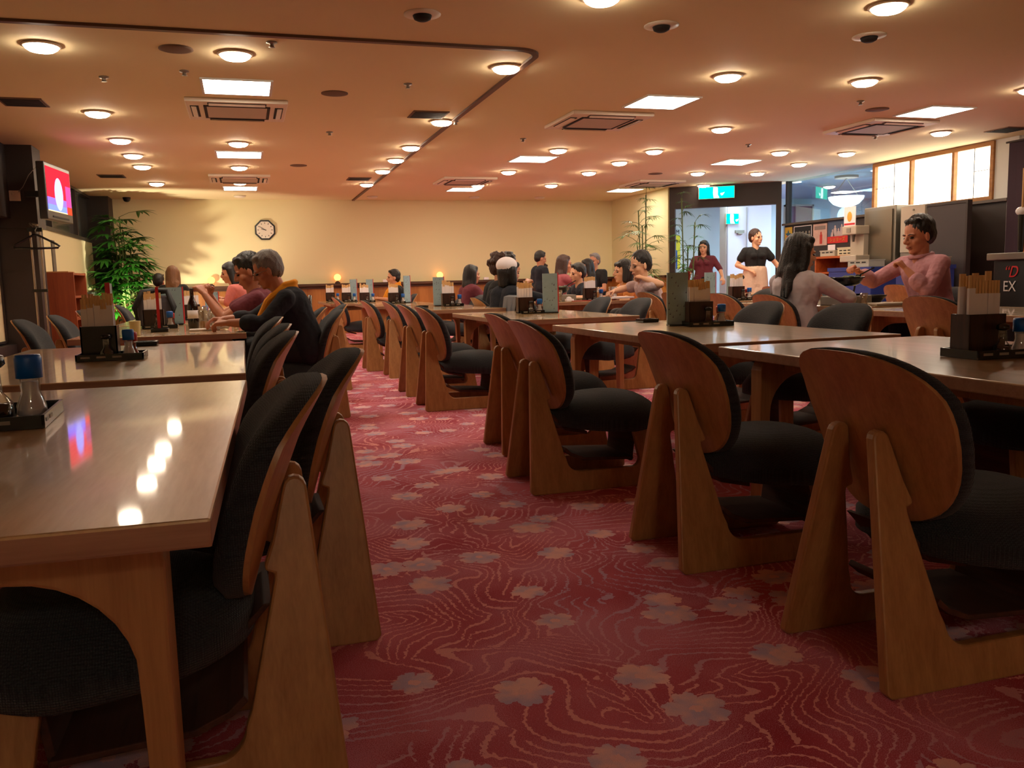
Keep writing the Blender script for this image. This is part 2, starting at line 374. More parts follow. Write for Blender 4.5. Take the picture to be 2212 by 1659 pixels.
# high dark window of the left wall
M_wframe=mat('window_frame_bronze','#4a4440',.4,metal=.3)
M_night=mat('night_glass','#4a4a48',.12,spec=.6)
wn=struct(MB().box(-2.50,-2.38,10.95,16.12,1.72,1.77).box(-2.50,-2.38,10.95,16.12,2.46,2.5).box(-2.5,-2.38,12.85,12.90,1.77,2.46).box(-2.5,-2.38,14.75,14.80,1.77,2.46).build('window_1',M_wframe))
MB().box(-2.45,-2.44,10.95,16.12,1.77,2.46).build('pane',M_night,wn)
# dark brown strip standing for the shadow line of the ceiling step
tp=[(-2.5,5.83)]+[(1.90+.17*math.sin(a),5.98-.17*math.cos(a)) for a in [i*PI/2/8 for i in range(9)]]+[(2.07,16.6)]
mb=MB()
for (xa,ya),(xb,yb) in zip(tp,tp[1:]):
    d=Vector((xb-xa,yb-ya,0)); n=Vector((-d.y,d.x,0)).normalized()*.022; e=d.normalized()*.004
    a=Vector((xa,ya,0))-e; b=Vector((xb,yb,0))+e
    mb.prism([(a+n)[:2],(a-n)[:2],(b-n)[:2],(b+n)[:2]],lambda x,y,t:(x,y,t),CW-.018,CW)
struct(mb.build('trim_step_shadow',mat('step_shadow_brown','#5c4030',.5)))

# ---------------------------------------------------------------- entrance in the diagonal wall
A=Vector((7.39,14.10,0)); B=Vector((8.98,13.02,0)); ed=(B-A); el=ed.length; ez=math.atan2(ed.y,ed.x)
def ent(x,y,z):      # along, outwards, up
    u=ed.normalized(); v=Vector((-u.y,u.x,0)); p=A+u*x+v*y; return (p.x,p.y,z)
def entbox(mb,x0,x1,y0,y1,z0,z1):
    return mb.prism([(x0,y0),(x1,y0),(x1,y1),(x0,y1)],lambda a,b,t:ent(a,b,t),z0,z1)
hd=struct(entbox(entbox(entbox(MB(),0,el,0,.16,2.12,CW),0,.10,0,.16,0,2.12),el-.09,el,0,.16,0,2.12).build('wall_entrance',M_dark))
# corridor beyond
M_corr=mat('corridor_wall','#c9d4d2',.75); M_corrb=mat('corridor_pale_blue','#b9d3e2',.7); M_panelw=mat('corridor_panel','#d3ccd0',.6)
struct(MB().box(7.52,14.2,17.0,17.1,0,2.6).build('wall_corridor',M_corr))
struct(MB().box(14.1,14.2,8.0,17.0,0,2.6).build('wall_corridor_side',M_corrb))
struct(MB().box(9.3,14.2,7.9,8.0,0,2.6).build('wall_corridor_end',M_corrb))
struct(MB().box(9.3,14.2,8.0,17.0,2.6,2.7).box(7.5,9.3,14.2,17.0,2.6,2.7).build('ceiling_corridor',mat('corridor_ceiling','#8fa6b4',.8)))
struct(MB().box(9.55,10.62,15.75,16.0,0,2.6).build('wall_corridor_panel',M_panelw))
struct(MB().box(10.02,10.04,15.72,15.75,0,2.3).box(9.56,9.58,15.72,15.75,0,2.3).build('trim_8',mat('panel_seam','#a9a2a8',.6)))
cp=struct(MB().box(11.83,12.43,16.86,17.0,0,2.42).build('door_9',mat('corridor_maroon','#6a2440',.6)))
MB().box(11.79,11.83,16.84,17.0,0,2.46).box(12.43,12.47,16.84,17.0,0,2.46).box(11.79,12.47,16.84,17.0,2.42,2.46).build('door_frame',M_steell,cp)
# transom glass of the right wall
gl=struct(MB().box(9.06,9.16,12.98,13.02,1.74,CW).box(9.06,9.16,10.74,13.0,1.74,1.78).build('window_2',M_wframe))
MB().box(9.10,9.106,10.78,12.98,1.78,CW).build('pane',M_pane,gl)
# cap of the dark partition
struct(MB().box(8.99,9.2,8.40,13.02,1.74,1.775).build('trim_9',mat('partition_cap','#54463c',.4)))
# lit paper screens
M_frame=wood('screen_frame_wood','#8e5a28','#b07838',.5,axis=1)
sh=struct(MB().box(8.99,9.1,8.62,10.78,CW-.06,CW-.005).box(8.99,9.1,8.62,10.78,1.775,1.82)
    .box(8.99,9.1,8.62,8.67,1.82,2.44).box(8.99,9.1,10.73,10.78,1.82,2.44).box(8.99,9.1,9.24,9.28,1.82,2.44).box(8.99,9.1,10.0,10.04,1.82,2.44).build('window_3',M_frame))
MB().box(9.05,9.07,8.66,10.74,1.81,2.45).build('paper_panel',M_shoji,sh)
MB().box(9.02,9.028,8.94,8.947,1.82,2.44).box(9.02,9.028,8.67,8.94,2.15,2.157).box(9.02,9.028,10.36,10.367,1.82,2.44).box(9.02,9.028,10.36,10.73,2.12,2.127).build('lattice',M_dark,sh)

# ================================================================ ceiling fittings
mb=MB(); mb.lathe([(.108,0),(.118,-.004),(.118,-.012),(.100,-.016)],28)
root=thing('ceiling_downlight','x','ceiling light',(0,0,CW))
mb.build('trim_ring',mat('lamp_ring','#e8d8c0',.4),root)
MB().lathe([(.102,-.010),(.096,-.026),(.075,-.040),(.04,-.048),(.0005,-.050)],24).build('lamp_lens',M_lens,root)
reg(root)
rows=[(-1.15,[6.36,8.60,10.09,11.19,12.16,14.07],'furthest left row'),
 (.04,[6.33,10.13,12.12,13.85],'row above the left tables'),
 (1.965,[6.32,8.51,10.15,11.19,12.29,13.94],'row beside the shadow line of the ceiling step'),
 (3.79,[4.44,6.24,10.12,12.2,13.93],'row right of the ceiling step'),
 (5.045,[6.17,8.43,10.03,11.08,12.18,13.84],'third row from the right'),
 (6.80,[6.14,9.91,12.05],'row leading to the entrance'),
 (7.80,[8.23,9.86,10.9,11.96,13.62],'furthest right row')]
k=0
for x,ys,ds in rows:
    for i,y in enumerate(ys):
        lab='round glowing downlight, %s from the front in the %s'%(ORD[i],ds)
        if k==0: root.location=(x,y,CW); root['label']=lab; root['group']='round downlights in the ceiling'
        else: dup(root,(x,y,CW),0,lab,'round downlights in the ceiling')
        k+=1
dup(root,(2.03,4.675,CW),0,'round glowing downlight at the top edge of the photo, nearest of the middle ones','round downlights in the ceiling')
root=thing('square_ceiling_light','x','ceiling light',(0,0,CW))
MB().box(-.27,.27,-.27,-.25,-.012,0).box(-.27,.27,.25,.27,-.012,0).box(-.27,-.25,-.25,.25,-.012,0).box(.25,.27,-.25,.25,-.012,0).build('frame',M_white,root)
MB().box(-.25,.25,-.25,.25,-.010,-.002).build('diffuser',M_sq,root)
reg(root); k=0
for cx,cn in ((.045,'left'),(3.73,'middle'),(6.73,'right')):
    for y,yn in ((7.35,'nearest in view'),(11.0,'second'),(14.7,'furthest')):
        lab='square white ceiling light, %s in the %s row'%(yn,cn); yy=y-(.15 if cn=='right' else .08 if cn=='middle' else 0)
        if k==0: root.location=(cx,yy,CW); root['label']=lab; root['group']='square ceiling lights'
        else: dup(root,(cx,yy,CW),0,lab,'square ceiling lights')
        k+=1
for i,(cx,y) in enumerate(((.045,-2.9),)):  # unseen extra panel, added to fill the front of the room from behind
    dup(root,(cx,y,CW),0,'square white fill light added out of view behind the camera','square ceiling lights')
# ceiling air conditioners
M_ac=mat('air_unit_plastic','#e2d6c4',.5); M_acg=mat('air_unit_grille','#bdb0a0',.6); M_slot=mat('dark_slot','#1a1614',.8)
root=thing('ceiling_air_conditioner','x','air conditioner',(0,0,CW))
mb=MB(); mb.box(-.42,.42,-.42,.42,-.035,0,bev=.008).build('panel',M_ac,root)
MB().box(-.25,.25,-.25,.25,-.042,-.03).build('intake_grille',M_acg,root)
MB().box(-.275,-.25,-.27,.27,-.044,-.03).box(.25,.275,-.27,.27,-.044,-.03).box(-.25,.25,-.275,-.25,-.044,-.03).box(-.25,.25,.25,.275,-.044,-.03).build('grille_frame',M_slot,root)
for a in range(4):
    o=MB().box(-.24,.24,.315,.385,-.04,-.03).build('outlet_slot',M_slot,root); o.rotation_euler=(0,0,a*PI/2)
    q=MB().box(-.23,.23,.335,.378,-.046,-.036,rot=Matrix.Rotation(.3,3,'X')).build('louvre',M_ac,o)
reg(root); k=0
for x,y,l in ((.04,8.22,'white square ceiling air conditioner behind the nearest square light on the left'),(.04,13.33,'white square ceiling air conditioner furthest back on the left'),
    (3.49,8.18,'white square ceiling air conditioner, nearest one right of the ceiling step'),(3.41,13.32,'white square ceiling air conditioner near the back wall, middle'),
    (6.76,8.01,'white square ceiling air conditioner, nearest one on the right side'),(6.70,13.41,'white square ceiling air conditioner beside the bright corner wall')):
    if k==0: root.location=(x,y,CW); root['label']=l; root['group']='ceiling air conditioners'
    else: dup(root,(x,y,CW),0,l,'ceiling air conditioners')
    k+=1
# unlit spots with dark eye
root=thing('recessed_spotlight','x','ceiling spotlight',(0,0,CW))
MB().lathe([(.11,0),(.11,-.006),(.06,-.010)],24).build('trim_ring',M_ac,root)
MB().lathe([(.058,-.008),(.05,-.03),(.03,-.04),(.001,-.042)],18).build('lamp_eye',M_slot,root)
reg(root)
for k,(x,y,l) in enumerate(((1.107,5.21,'left'),(2.625,5.11,'middle'),(4.14,5.03,'right'))):
    lab='unlit recessed ceiling spot with dark eye, %s one of the three at the top'%l
    if k==0: root.location=(x,y,CW); root['label']=lab; root['group']='unlit ceiling spots'
    else: dup(root,(x,y,CW),0,lab,'unlit ceiling spots')
M_spk=mat('speaker_mesh','#6e5644',.8)
for i,(x,y,l) in enumerate(((.818,7.45,'nearest, right of the left square light'),(-.334,6.29,'left of the nearest left row downlight'),(.79,11.9,'far one on the left side'),(6.05,7.21,'on the right side by the square light'),(6.17,12.23,'far one on the right side'))):
    tag(MB().lathe([(.11,0),(.11,-.006),(.09,-.010),(.001,-.011)],24).build('ceiling_speaker',M_spk,None,loc=(x,y,CW)),'round brown ceiling speaker grille, '+l,'speaker','round ceiling speakers')
mbv=None
for i,(x,y,l) in enumerate(((-1.664,8.25,'nearest on the left side'),(-1.661,13.28,'far one above the plant corner'),(1.767,8.21,'beside the ceiling step, nearer one'),(1.758,13.29,'beside the ceiling step, far one'),(8.5,7.97,'above the lit screens at the right'))):
    r=thing('ceiling_grille','rectangular slatted ceiling vent '+l,'vent',(x,y,CW),0,'rectangular ceiling vents')
    MB().box(-.17,.17,-.17,.17,-.008,0).build('frame',M_spk,r)
    s_=MB()
    for j in range(9): s_.box(-.15,.15,-.145+j*.033,-.125+j*.033,-.012,-.008)
    s_.build('slats',M_slot,r)
for i,x in enumerate((.03,2.33,4.25,5.55,7.05)):
    if i==4: continue
    tag(MB().lathe([(.10,0),(.10,-.02),(.07,-.035),(.001,-.037)],20).build('ceiling_diffuser',M_ac,None,loc=(x,15.9,CW)),'small round diffuser on the ceiling by the back wall, %s from the left'%ORD[i],'vent','round diffusers along the back wall')
for i,(x,y) in enumerate(((-.32,6.9),(1.35,7.0),(.95,9.3),(.27,6.0),(-.9,7.2),(3.1,9.4),(5.6,6.9),(7.2,8.6),(2.1,8.5),(6.0,9.4))):
    tag(MB().lathe([(.035,0),(.035,-.008),(.014,-.012),(.014,-.03),(.022,-.034),(.001,-.036)],12).build('sprinkler_head',M_steel,None,loc=(x,y,CW)),'tiny metal sprinkler head in the ceiling, %s from the left'%ORD[[4,5,3,2,0,7,8,9,6,1][0] if False else sorted(range(10),key=lambda q:[-.32,1.35,.95,.27,-.9,3.1,5.6,7.2,2.1,6.0][q]).index(i)],'sprinkler','ceiling sprinklers')
tag(MB().sph((0,0,-.03),(.06,.06,.05)).lathe([(.065,0),(.065,-.012),(.06,-.03)],16).build('dome_camera',M_black,None,loc=(-1.83,16.3,CW)),'small black dome camera at the ceiling above the left plant','security camera')

# ================================================================ walls: things on them
r=thing('wall_clock','octagonal black-framed clock with white face on the cream back wall','clock',(.44,16.6,1.95))
R8=[( .185*math.cos(PI/8+i*PI/4)/math.cos(PI/8)*.97,.185*math.sin(PI/8+i*PI/4)/math.cos(PI/8)*.97) for i in range(8)]
MB().prism(R8,lambda a,b,t:(a,t,b),-.04,0).build('case',M_black,r,bevel=.004)
MB().prism([(a*.84,b*.84) for a,b in R8],lambda a,b,t:(a,t,b),-.044,-.039).build('dial',mat('clock_dial','#d9cfc0',.5),r)
mb=MB()
for i in range(12):
    a=i*PI/6; mb.box(-.005,.005,-.047,-.044,.105,.135,rot=None) if False else mb.prism([(-.005+0,.11),(.005,.11),(.005,.135),(-.005,.135)],lambda u,v,t,a=a:(u*math.cos(a)+v*math.sin(a),t,-u*math.sin(a)+v*math.cos(a)),-.047,-.044)
mb.build('hour_marks',M_black,r)
for nm,a,l in (('hour_hand',math.radians(-78),.07),('minute_hand',math.radians(-58),.11)):
    MB().prism([(-.005,-.02),(.005,-.02),(.003,l),(-.003,l)],lambda u,v,t,a=a:(u*math.cos(a)+v*math.sin(a),t,-u*math.sin(a)+v*math.cos(a)),-.052,-.048).build(nm,M_black,r)
# television on bracket
r=thing('television','flat television showing a red and blue picture, bracketed to the dark pillar','television',(-1.84,10.28,1.95),math.radians(-62))
r.rotation_euler=Euler((0,math.radians(0),math.radians(83)),'XYZ')
MB().box(-.40,.40,-.03,.05,-.29,.29,bev=.01).build('casing',mat('tv_casing','#2c2826',.35),r)
def screenmat():
    m=bpy.data.materials.new('tv_picture'); m.use_nodes=True; nt=m.node_tree; nt.nodes.clear(); N=nt.nodes.new; L=nt.links.new
    o=N('ShaderNodeOutputMaterial'); e=N('ShaderNodeEmission'); tc=N('ShaderNodeTexCoord'); sp=N('ShaderNodeSeparateXYZ'); L(tc.outputs['Object'],sp.inputs[0])
    def mth(op,a,b=None,c=None):
        n=N('ShaderNodeMath'); n.operation=op
        for i,x in enumerate((a,b,c)):
            if x is None: continue
            if isinstance(x,(int,float)): n.inputs[i].default_value=x
            else: L(x,n.inputs[i])
        return n.outputs[0]
    def mix(f,a,b):
        n=N('ShaderNodeMix'); n.data_type='RGBA'; L(f,n.inputs[0])
        for i,x in ((6,a),(7,b)):
            if isinstance(x,str): n.inputs[i].default_value=rgb(x)
            else: L(x,n.inputs[i])
        return n.outputs[2]
    X,Z=sp.outputs[0],sp.outputs[2]
    c=mix(mth('LESS_THAN',Z,-.06),'#d8202c','#7a5cf0')
    c=mix(mth('LESS_THAN',Z,-.13),c,'#6a78ff')
    c=mix(mth('MULTIPLY',mth('GREATER_THAN',X,.20),mth('LESS_THAN',Z,.1)),c,'#a03c78')
    c=mix(mth('LESS_THAN',mth('ADD',mth('POWER',mth('DIVIDE',mth('ADD',X,.02),.13),2),mth('POWER',mth('DIVIDE',mth('SUBTRACT',Z,-.01),.17),2)),1),c,'#9a9cff')
    c=mix(mth('LESS_THAN',Z,-.19),c,'#d8b080')
    c=mix(mth('MULTIPLY',mth('GREATER_THAN',X,.22),mth('LESS_THAN',Z,-.12)),c,'#e03820')
    L(c,e.inputs[0]); e.inputs[1].default_value=1.5; L(e.outputs[0],o.inputs[0]); return m
MB().box(-.37,.37,-.034,-.030,-.20,.25).build('screen',screenmat(),r)
MB().box(-.10,.10,.05,.14,-.12,.12).box(-.04,.04,.12,.30,-.03,.03).build('bracket',M_blackm,r)
MB().box(-.25,.25,-.036,-.028,-.262,-.245).build('speaker_strip',M_slot,r)
tag(MB().box(-.055,.055,-.01,0,-.055,.055,bev=.003).sph((-.02,-.012,.02),.012).sph((.03,-.012,.025),.007).build('socket_plate',mat('socket_cream','#d8c8b0',.5),None,loc=(-2.30,10.60,1.96)),'small white socket plate on the dark pillar beside the television','wall socket')
tag(MB().tube([(0,0,0),(.05,-.02,.05),(.12,-.03,.18),(.24,-.06,.30)],.004).build('power_cable',M_steelg,None,loc=(-2.26,10.59,2.0)),'thin cable rising from the socket plate to the television','cable')
# coat rack with hanger
r=thing('coat_rack','tall coat rack of two light metal tubes before the dark pillar','coat rack',(-2.02,10.02,0))
for x in (-.045,.045):
    MB().cyl((x,0,.77),.011,1.54,seg=12).build('pole',mat('chrome_pole','#a89a8c',.25,metal=.8) if x<0 else bpy.data.materials['chrome_pole'],r)
MB().box(-.07,.07,-.015,.015,.92,.95).box(-.07,.07,-.02,.02,1.54,1.58).build('cross_bar',M_black,r)
MB().box(-.28,.28,-.03,.03,0,.04).box(-.03,.03,-.22,.22,0,.04).build('foot',M_black,r)
MB().tube([(0,0,1.58),(.0,-.05,1.62),(.05,-.09,1.60)],.012).tube([(0,0,1.58),(-.05,.05,1.63)],.012).build('hook',M_steel,r)
r=thing('coat_hanger','empty black plastic coat hanger hanging on the coat rack','coat hanger',(-2.00,9.93,1.53))
MB().tube([(-.20,0,-.16),(-.215,0,-.145),(-.19,0,-.125),(-.02,0,-.03),(.02,0,-.03),(.19,0,-.125),(.215,0,-.145),(.20,0,-.16),(0,0,-.165),(-.20,0,-.16)],.011).build('shoulder_bar',M_black,r)
MB().tube([(0,0,-.03),(0,0,.02),(.02,0,.05),(.0,0,.075),(-.02,0,.055)],.004).build('hook',M_steel,r)
# notices, framed strip, bookcase
M_note=[mat('note_paper_%d'%i,c,.8,var=.2,vscale=30) for i,c in enumerate(('#cdbf8e','#c9b6a8','#b9a2a4','#a89a94'))]
mb_=0
for i,(y,z0,z1) in enumerate(((11.35,1.32,1.66),(11.35,.90,1.28),(11.62,1.30,1.62),(11.62,.90,1.26),(11.9,1.36,1.60),(11.9,.92,1.30),(12.15,.95,1.12))):
    tag(MB().box(0,.006,-.11,.11,0,z1-z0).build('wall_notice',M_note[i%4],None,loc=(-2.40,y,z0)),'paper notice pinned on the left wall behind the coat rack, %s of the bunch'%ORD[i],'notice','paper notices on the left wall')
r=thing('narrow_picture','narrow dark vertical picture strip on the cream left wall','picture',(-2.40,12.85,1.10))
MB().box(0,.012,-.10,.10,0,.50).build('frame',mat('strip_frame','#4a443c',.5),r); MB().box(.012,.014,-.08,.08,.02,.48).build('print',mat('strip_print','#726a5c',.7,var=.4,vscale=20),r)
M_bc=wood('bookcase_wood','#7a3216','#a04e24',.5,axis=2,scale=12)
r=thing('bookcase','reddish-brown open bookcase standing against the left wall','bookcase',(-2.0,11.1,0))
MB().box(-.36,.12,0,.03,0,1.14).build('side_panel',M_bc,r); MB().box(-.36,.12,.80,.83,0,1.14).build('side_panel',M_bc,r)
MB().box(-.36,-.34,.03,.80,0,1.14).build('back_panel',M_bc,r)
for z in (.06,.32,.58,.84,1.11): MB().box(-.34,.115,.03,.80,z,z+.025).build('shelf',M_bc,r)
MB().box(-.30,.05,.1,.5,1.135,1.155).build('top_tray',mat('tray_wood','#b88a54',.5),r)
# glowing globe lamps on the rail
for i,(x,y,l) in enumerate(((1.70,16.50,'left of the yellow-towelled diner'),(3.67,16.50,'in the middle of the back wall'),(-.55,16.50,'behind the left diners'))):
    r=thing('globe_lamp','orange glowing globe lamp on the wainscot rail, '+l,'lamp',(x,y,.945),0,'globe lamps on the rail')
    MB().lathe([(.05,0),(.05,.02),(.025,.03),(.025,.05)],14).build('base',M_dark,r)
    MB().sph((0,0,.11),.065,16,12).build('globe',emis('globe_glow','#ff9a50',2.2) if i==0 else bpy.data.materials['globe_glow'],r,smooth=True)
for i,x in enumerate((2.6,4.6)):
    tag(MB().box(-.05,.05,-.04,0,0,.05,bev=.004).build('napkin_box',M_paper,None,loc=(x,16.50,.945)),'small white box on the wainscot rail, %s'%('left one' if i==0 else 'right one'),'box')

# entrance signs
M_exit=emis('exit_green',(.0,.62,.34),1.55); M_exitw=emis('exit_white',(.85,1,.92),2.4)
def exit_sign(loc,rz,w,h,label,s=1):
    r=thing('exit_sign',label,'exit sign',loc,rz)
    MB().box(-w/2,w/2,0,.06,-h/2,h/2,bev=.004).build('casing',M_steell,r)
    MB().box(-w/2+.008,w/2-.008,-.004,0,-h/2+.008,h/2-.008).build('lit_face',M_exit,r)
    k=h/.2
    mb=MB(); 
    mb.prism([(-.035,-.085),(.055,-.085),(.03,-.04),(.03,.07),(.02,.085),(-.04,.085),(-.045,.0)],lambda a,b,t:(a*k-.01,t,b*k),-.008,-.004)
    mb.prism([(.06,-.015),(.12,-.005),(.13,.005),(.10,-.045),(.075,-.05)],lambda a,b,t:(a*k,t,b*k),-.008,-.004).build('pictogram',M_exitw,r)
    return r
p=ent(.83,-.10,2.36); exit_sign(p,ez,.62,.215,'green emergency exit sign hanging under the ceiling on the dark entrance header')
exit_sign((9.66,15.69,2.06),0,.30,.22,'smaller green exit sign on the pale panel beyond the entrance')
tag(MB().box(-.10,.10,0,.05,-.03,.03).lathe([(.05,-.03),(.045,-.06),(.001,-.08)],14).build('alarm_unit',M_steelg,None,loc=(9.85,15.70,1.80)),'grey alarm unit under the smaller exit sign beyond the door','alarm')
# writing helper: font curve turned into a mesh
def text(s,size,m,parent,loc,rot,name='lettering',ext=.001,align='CENTER',shear=0):
    c=bpy.data.curves.new('t','FONT'); c.body=s; c.size=size; c.extrude=ext; c.align_x=align; c.align_y='CENTER'; c.shear=shear
    o=bpy.data.objects.new('t',c); COL.objects.link(o); bpy.context.view_layer.update()
    me=bpy.data.meshes.new_from_object(o.evaluated_get(bpy.context.evaluated_depsgraph_get())); bpy.data.objects.remove(o)
    me.materials.clear(); me.materials.append(m); q=bpy.data.objects.new(name,me); COL.objects.link(q); q.parent=parent; q.location=loc; q.rotation_euler=rot; return q
FR=(PI/2,0,0)                 # facing -Y
WR=(PI/2,0,-PI/2)             # facing -X
M_yel=mat('poster_yellow','#e2d832',.7); M_blu=mat('poster_blue','#2a5ca8',.7); M_nav=mat('poster_navy','#26386a',.7); M_ink=mat('ink_black','#15151a',.7); M_pskin=mat('poster_skin','#c9a08a',.7)
r=thing('yellow_poster','yellow poster with standing figures and black vertical writing on the corridor wall','poster',(8.86,16.98,1.5))
MB().box(-.30,.30,0,.01,-.42,.30).build('sheet',M_yel,r)
mb=MB()
for x,h,w_ in ((-.16,.30,.07),(.14,.40,.085)): mb.box(x-w_,x+w_,-.006,0,-.42,-.42+h)
mb.box(-.06,.06,-.006,0,-.42,-.2); mb.build('figures',M_blu,r)
mb=MB()
for x,z in ((-.16,-.08),(.14,.02),(0,-.15)): mb.prism([(.035*math.cos(i*PI/5),.045*math.sin(i*PI/5)) for i in range(10)],lambda a,b,t,x=x,z=z:(x+a,t,z+b),-.006,0)
mb.build('faces',M_pskin,r)
text('DAM',.13,M_ink,r,(.14,-.004,.37),FR); text('音\n質\nな',.10,M_ink,r,(-.25,-.004,.0),FR)
MB().prism([(.16*math.cos(i*PI/8),.05*math.sin(i*PI/8)) for i in range(16)],lambda a,b,t:(a+.06,t,b+.17),-.006,0).build('badge',mat('poster_grey','#a8a878',.7),r)
r=thing('navy_poster','dark blue poster with grey figures, upper one right of the pale panel','poster',(10.85,16.98,1.53))
MB().box(-.2,.2,0,.01,-.2,.2).build('sheet',M_nav,r)
mb=MB()
for i in range(6): mb.sph((-.13+.12*(i%3),-.002,.06-.13*(i//3)),(.035,.004,.045),8,6)
mb.build('figures',mat('poster_figures','#8890a4',.7),r)
tag(MB().box(-.2,.2,0,.01,-.45,.45).build('notice_sheet',M_paper,None,loc=(10.85,16.985,.85)),'white notice sheet under the navy poster beyond the entrance','notice')
# posters on the dark partition
def wposter(name,label,y0,y1,z0,z1,m,x=9.043):
    r=thing(name,label,'poster',(x,(y0+y1)/2,(z0+z1)/2)); MB().box(0,.006,-(y1-y0)/2,(y1-y0)/2,-(z1-z0)/2,(z1-z0)/2).build('sheet',m,r); return r
M_pk=mat('poster_pink_white','#c9a69a',.7,var=.3,vscale=9); M_gold=mat('poster_gold','#c9a63a',.7)
r=wposter('star_poster','yellow poster with a blue and red star on the dark partition',12.80,13.00,1.47,1.71,M_gold)
st=[((.085 if i%2==0 else .038)*math.sin(i*PI/5),(.085 if i%2==0 else .038)*math.cos(i*PI/5)) for i in range(10)]
MB().prism(st,lambda a,b,t:(t,a,b-.01),-.004,0).build('star',mat('star_blue','#2e5a70',.7),r)
MB().prism([(.05*math.cos(i*PI/4),.025*math.sin(i*PI/4)) for i in range(8)],lambda a,b,t:(t,a,b-.045),-.006,-.003).build('star_lower',mat('star_red','#b0402e',.7),r)
r=wposter('bingo_poster','white poster lettered BINGO below the star poster on the partition',12.80,13.00,1.20,1.46,M_paper)
text('BINGO',.075,mat('bingo_red','#b03040',.7),r,(-.003,0,.05),WR)
r=wposter('band_poster','dark framed poster of a line of people on the partition',12.26,12.74,1.40,1.71,M_ink)
mb=MB()
for i in range(5): mb.sph((-.003,-.18+i*.085,.04),(.003,.02,.025),8,6).box(-.004,0,-.205+i*.085,-.155+i*.085,-.12,.01)
mb.build('figures',mat('figure_grey','#8a8478',.7),r)
MB().box(-.005,0,-.24,.24,.145,.155).box(-.005,0,-.24,.24,-.155,-.145).box(-.005,0,-.24,-.23,-.155,.155).box(-.005,0,.23,.24,-.155,.155).build('white_border',M_paper,r)
r=wposter('magazine_poster','pale pink and white poster with a red figure on the partition',11.87,12.22,1.36,1.71,M_pk)
MB().sph((-.003,-.03,.02),(.003,.02,.028),8,6).box(-.004,0,-.06,0,-.15,0).build('red_figure',mat('figure_red','#b8342e',.7),r)
MB().box(-.004,0,-.14,.14,.08,.14).build('headline_block',mat('headline_grey','#8a7a74',.7),r)
r=wposter('singer_poster','blue and red poster of singers with katakana title on the dark partition',11.36,11.85,1.38,1.735,mat('poster_slate','#4a5c78',.7,var=.3,vscale=12))
MB().box(-.004,0,-.245,.245,-.177,-.07).build('red_band',mat('band_red','#c82a26',.7),r)
text('シェリーズ',.075,M_gold,r,(-.006,0,-.125),WR)
mb=MB()
for i,(y,z) in enumerate(((.12,-.01),(.06,.05),(-.02,.0),(-.1,.06),(-.17,.04))): mb.sph((-.003,y,z+.03),(.003,.02,.025),8,6).prism([(y-.03,z+.01),(y+.03,z+.01),(y+.045,-.07),(y-.045,-.07)],lambda a,b,t:(t,a,b),-.004,0)
mb.build('figures',mat('singer_white','#b8a8a8',.7),r)
wposter('memo_sheet','small white memo sheet under the singers poster',11.66,11.84,1.24,1.36,M_paper)
# corridor lamp seen through the glass, sign, small lights
r=thing('pendant_bowl_light','large white glowing bowl lamp seen through the transom glass','ceiling light',(10.25,12.95,2.6))
MB().cyl((0,0,-.02),.20,.04).build('mount',M_steell,r)
MB().lathe([(.30,-.36),(.285,-.41),(.21,-.49),(.10,-.535),(.001,-.54)],24).build('glass_bowl',emis('bowl_glow',(.85,.95,1),5.0),r)
MB().cone((0,0,-.04),(.28,0,-.37),.006,.006).cone((0,0,-.04),(-.28,0,-.37),.006,.006).build('hanger_rods',M_steel,r)
tag(MB().box(-.14,.14,-.01,.01,-.10,.10).build('hanging_green_sign',emis('sign_green_dim',(.06,.34,.18),.9),None,loc=(11.2,12.9,2.49)),'small green direction sign hanging in the corridor beyond the glass','sign')
for i,(x,y) in enumerate(((9.9,13.9),(10.25,12.2),(10.0,11.2))):
    tag(MB().lathe([(.09,0),(.085,-.012),(.001,-.02)],18).build('corridor_downlight',emis('corridor_lens',(.8,.92,1),4) if i==0 else bpy.data.materials['corridor_lens'],None,loc=(x,y,2.6)),'cool white corridor downlight beyond the glass, %s from the left'%ORD[(0,2,1)[i]],'ceiling light','corridor downlights')

# ================================================================ right side counter zone
r=thing('dispenser_cabinet','stainless steel dispenser cabinet below the lit paper screens','drinks machine',(8.42,9.62,0))
MB().box(0,.55,0,.62,.0,1.80,bev=.01).build('body',M_steel,r)
MB().box(-.02,0,.05,.57,.1,1.75).build('door',mat('steel_door','#8a8274',.3,metal=.9),r)
r=thing('ice_dispenser','cream soft-ice dispenser with spout on the wooden shelf','drinks machine',(8.34,10.24,1.06))
MB().box(-.02,.30,-.12,.16,.08,.50,bev=.01).build('body',M_steell,r)
MB().box(-.16,.26,-.13,.17,.38,.50,bev=.012).build('head',M_steell,r)
MB().box(-.17,.28,-.15,.19,0,.09,bev=.01).build('drip_tray',M_steell,r)
MB().cone((-.08,.02,.38),(-.08,.02,.28),.03,.015).build('spout',M_steel,r)
MB().box(-.17,-.16,-.02,.06,.41,.47).build('button_panel',M_steelg,r)
r=thing('drink_sign','small white sign with a yellow drink picture on the dispenser','sign',(8.19,10.26,1.56))
MB().box(0,.008,-.12,.12,0,.27).build('board',M_paper,r); MB().sph((-.002,0,.13),(.004,.05,.07)).build('picture',mat('drink_yellow','#e0a83a',.6),r); MB().box(-.003,0,-.11,.11,.015,.04).build('red_line',M_redm,r)
r=thing('steel_locker','tall light grey steel locker behind the pink-shirted man','cabinet',(8.40,9.06,0))
MB().box(0,.50,0,.44,0,1.76,bev=.008).build('body',M_steelg,r); MB().box(-.014,0,.01,.43,1.16,1.75).build('door',M_steell,r); MB().cyl((-.02,.2,1.70),.012,.02,ax='x').build('knob',M_steel,r)
r=thing('dark_partition','dark brown folding partition standing right of the steel locker','partition',(8.40,8.42,0))
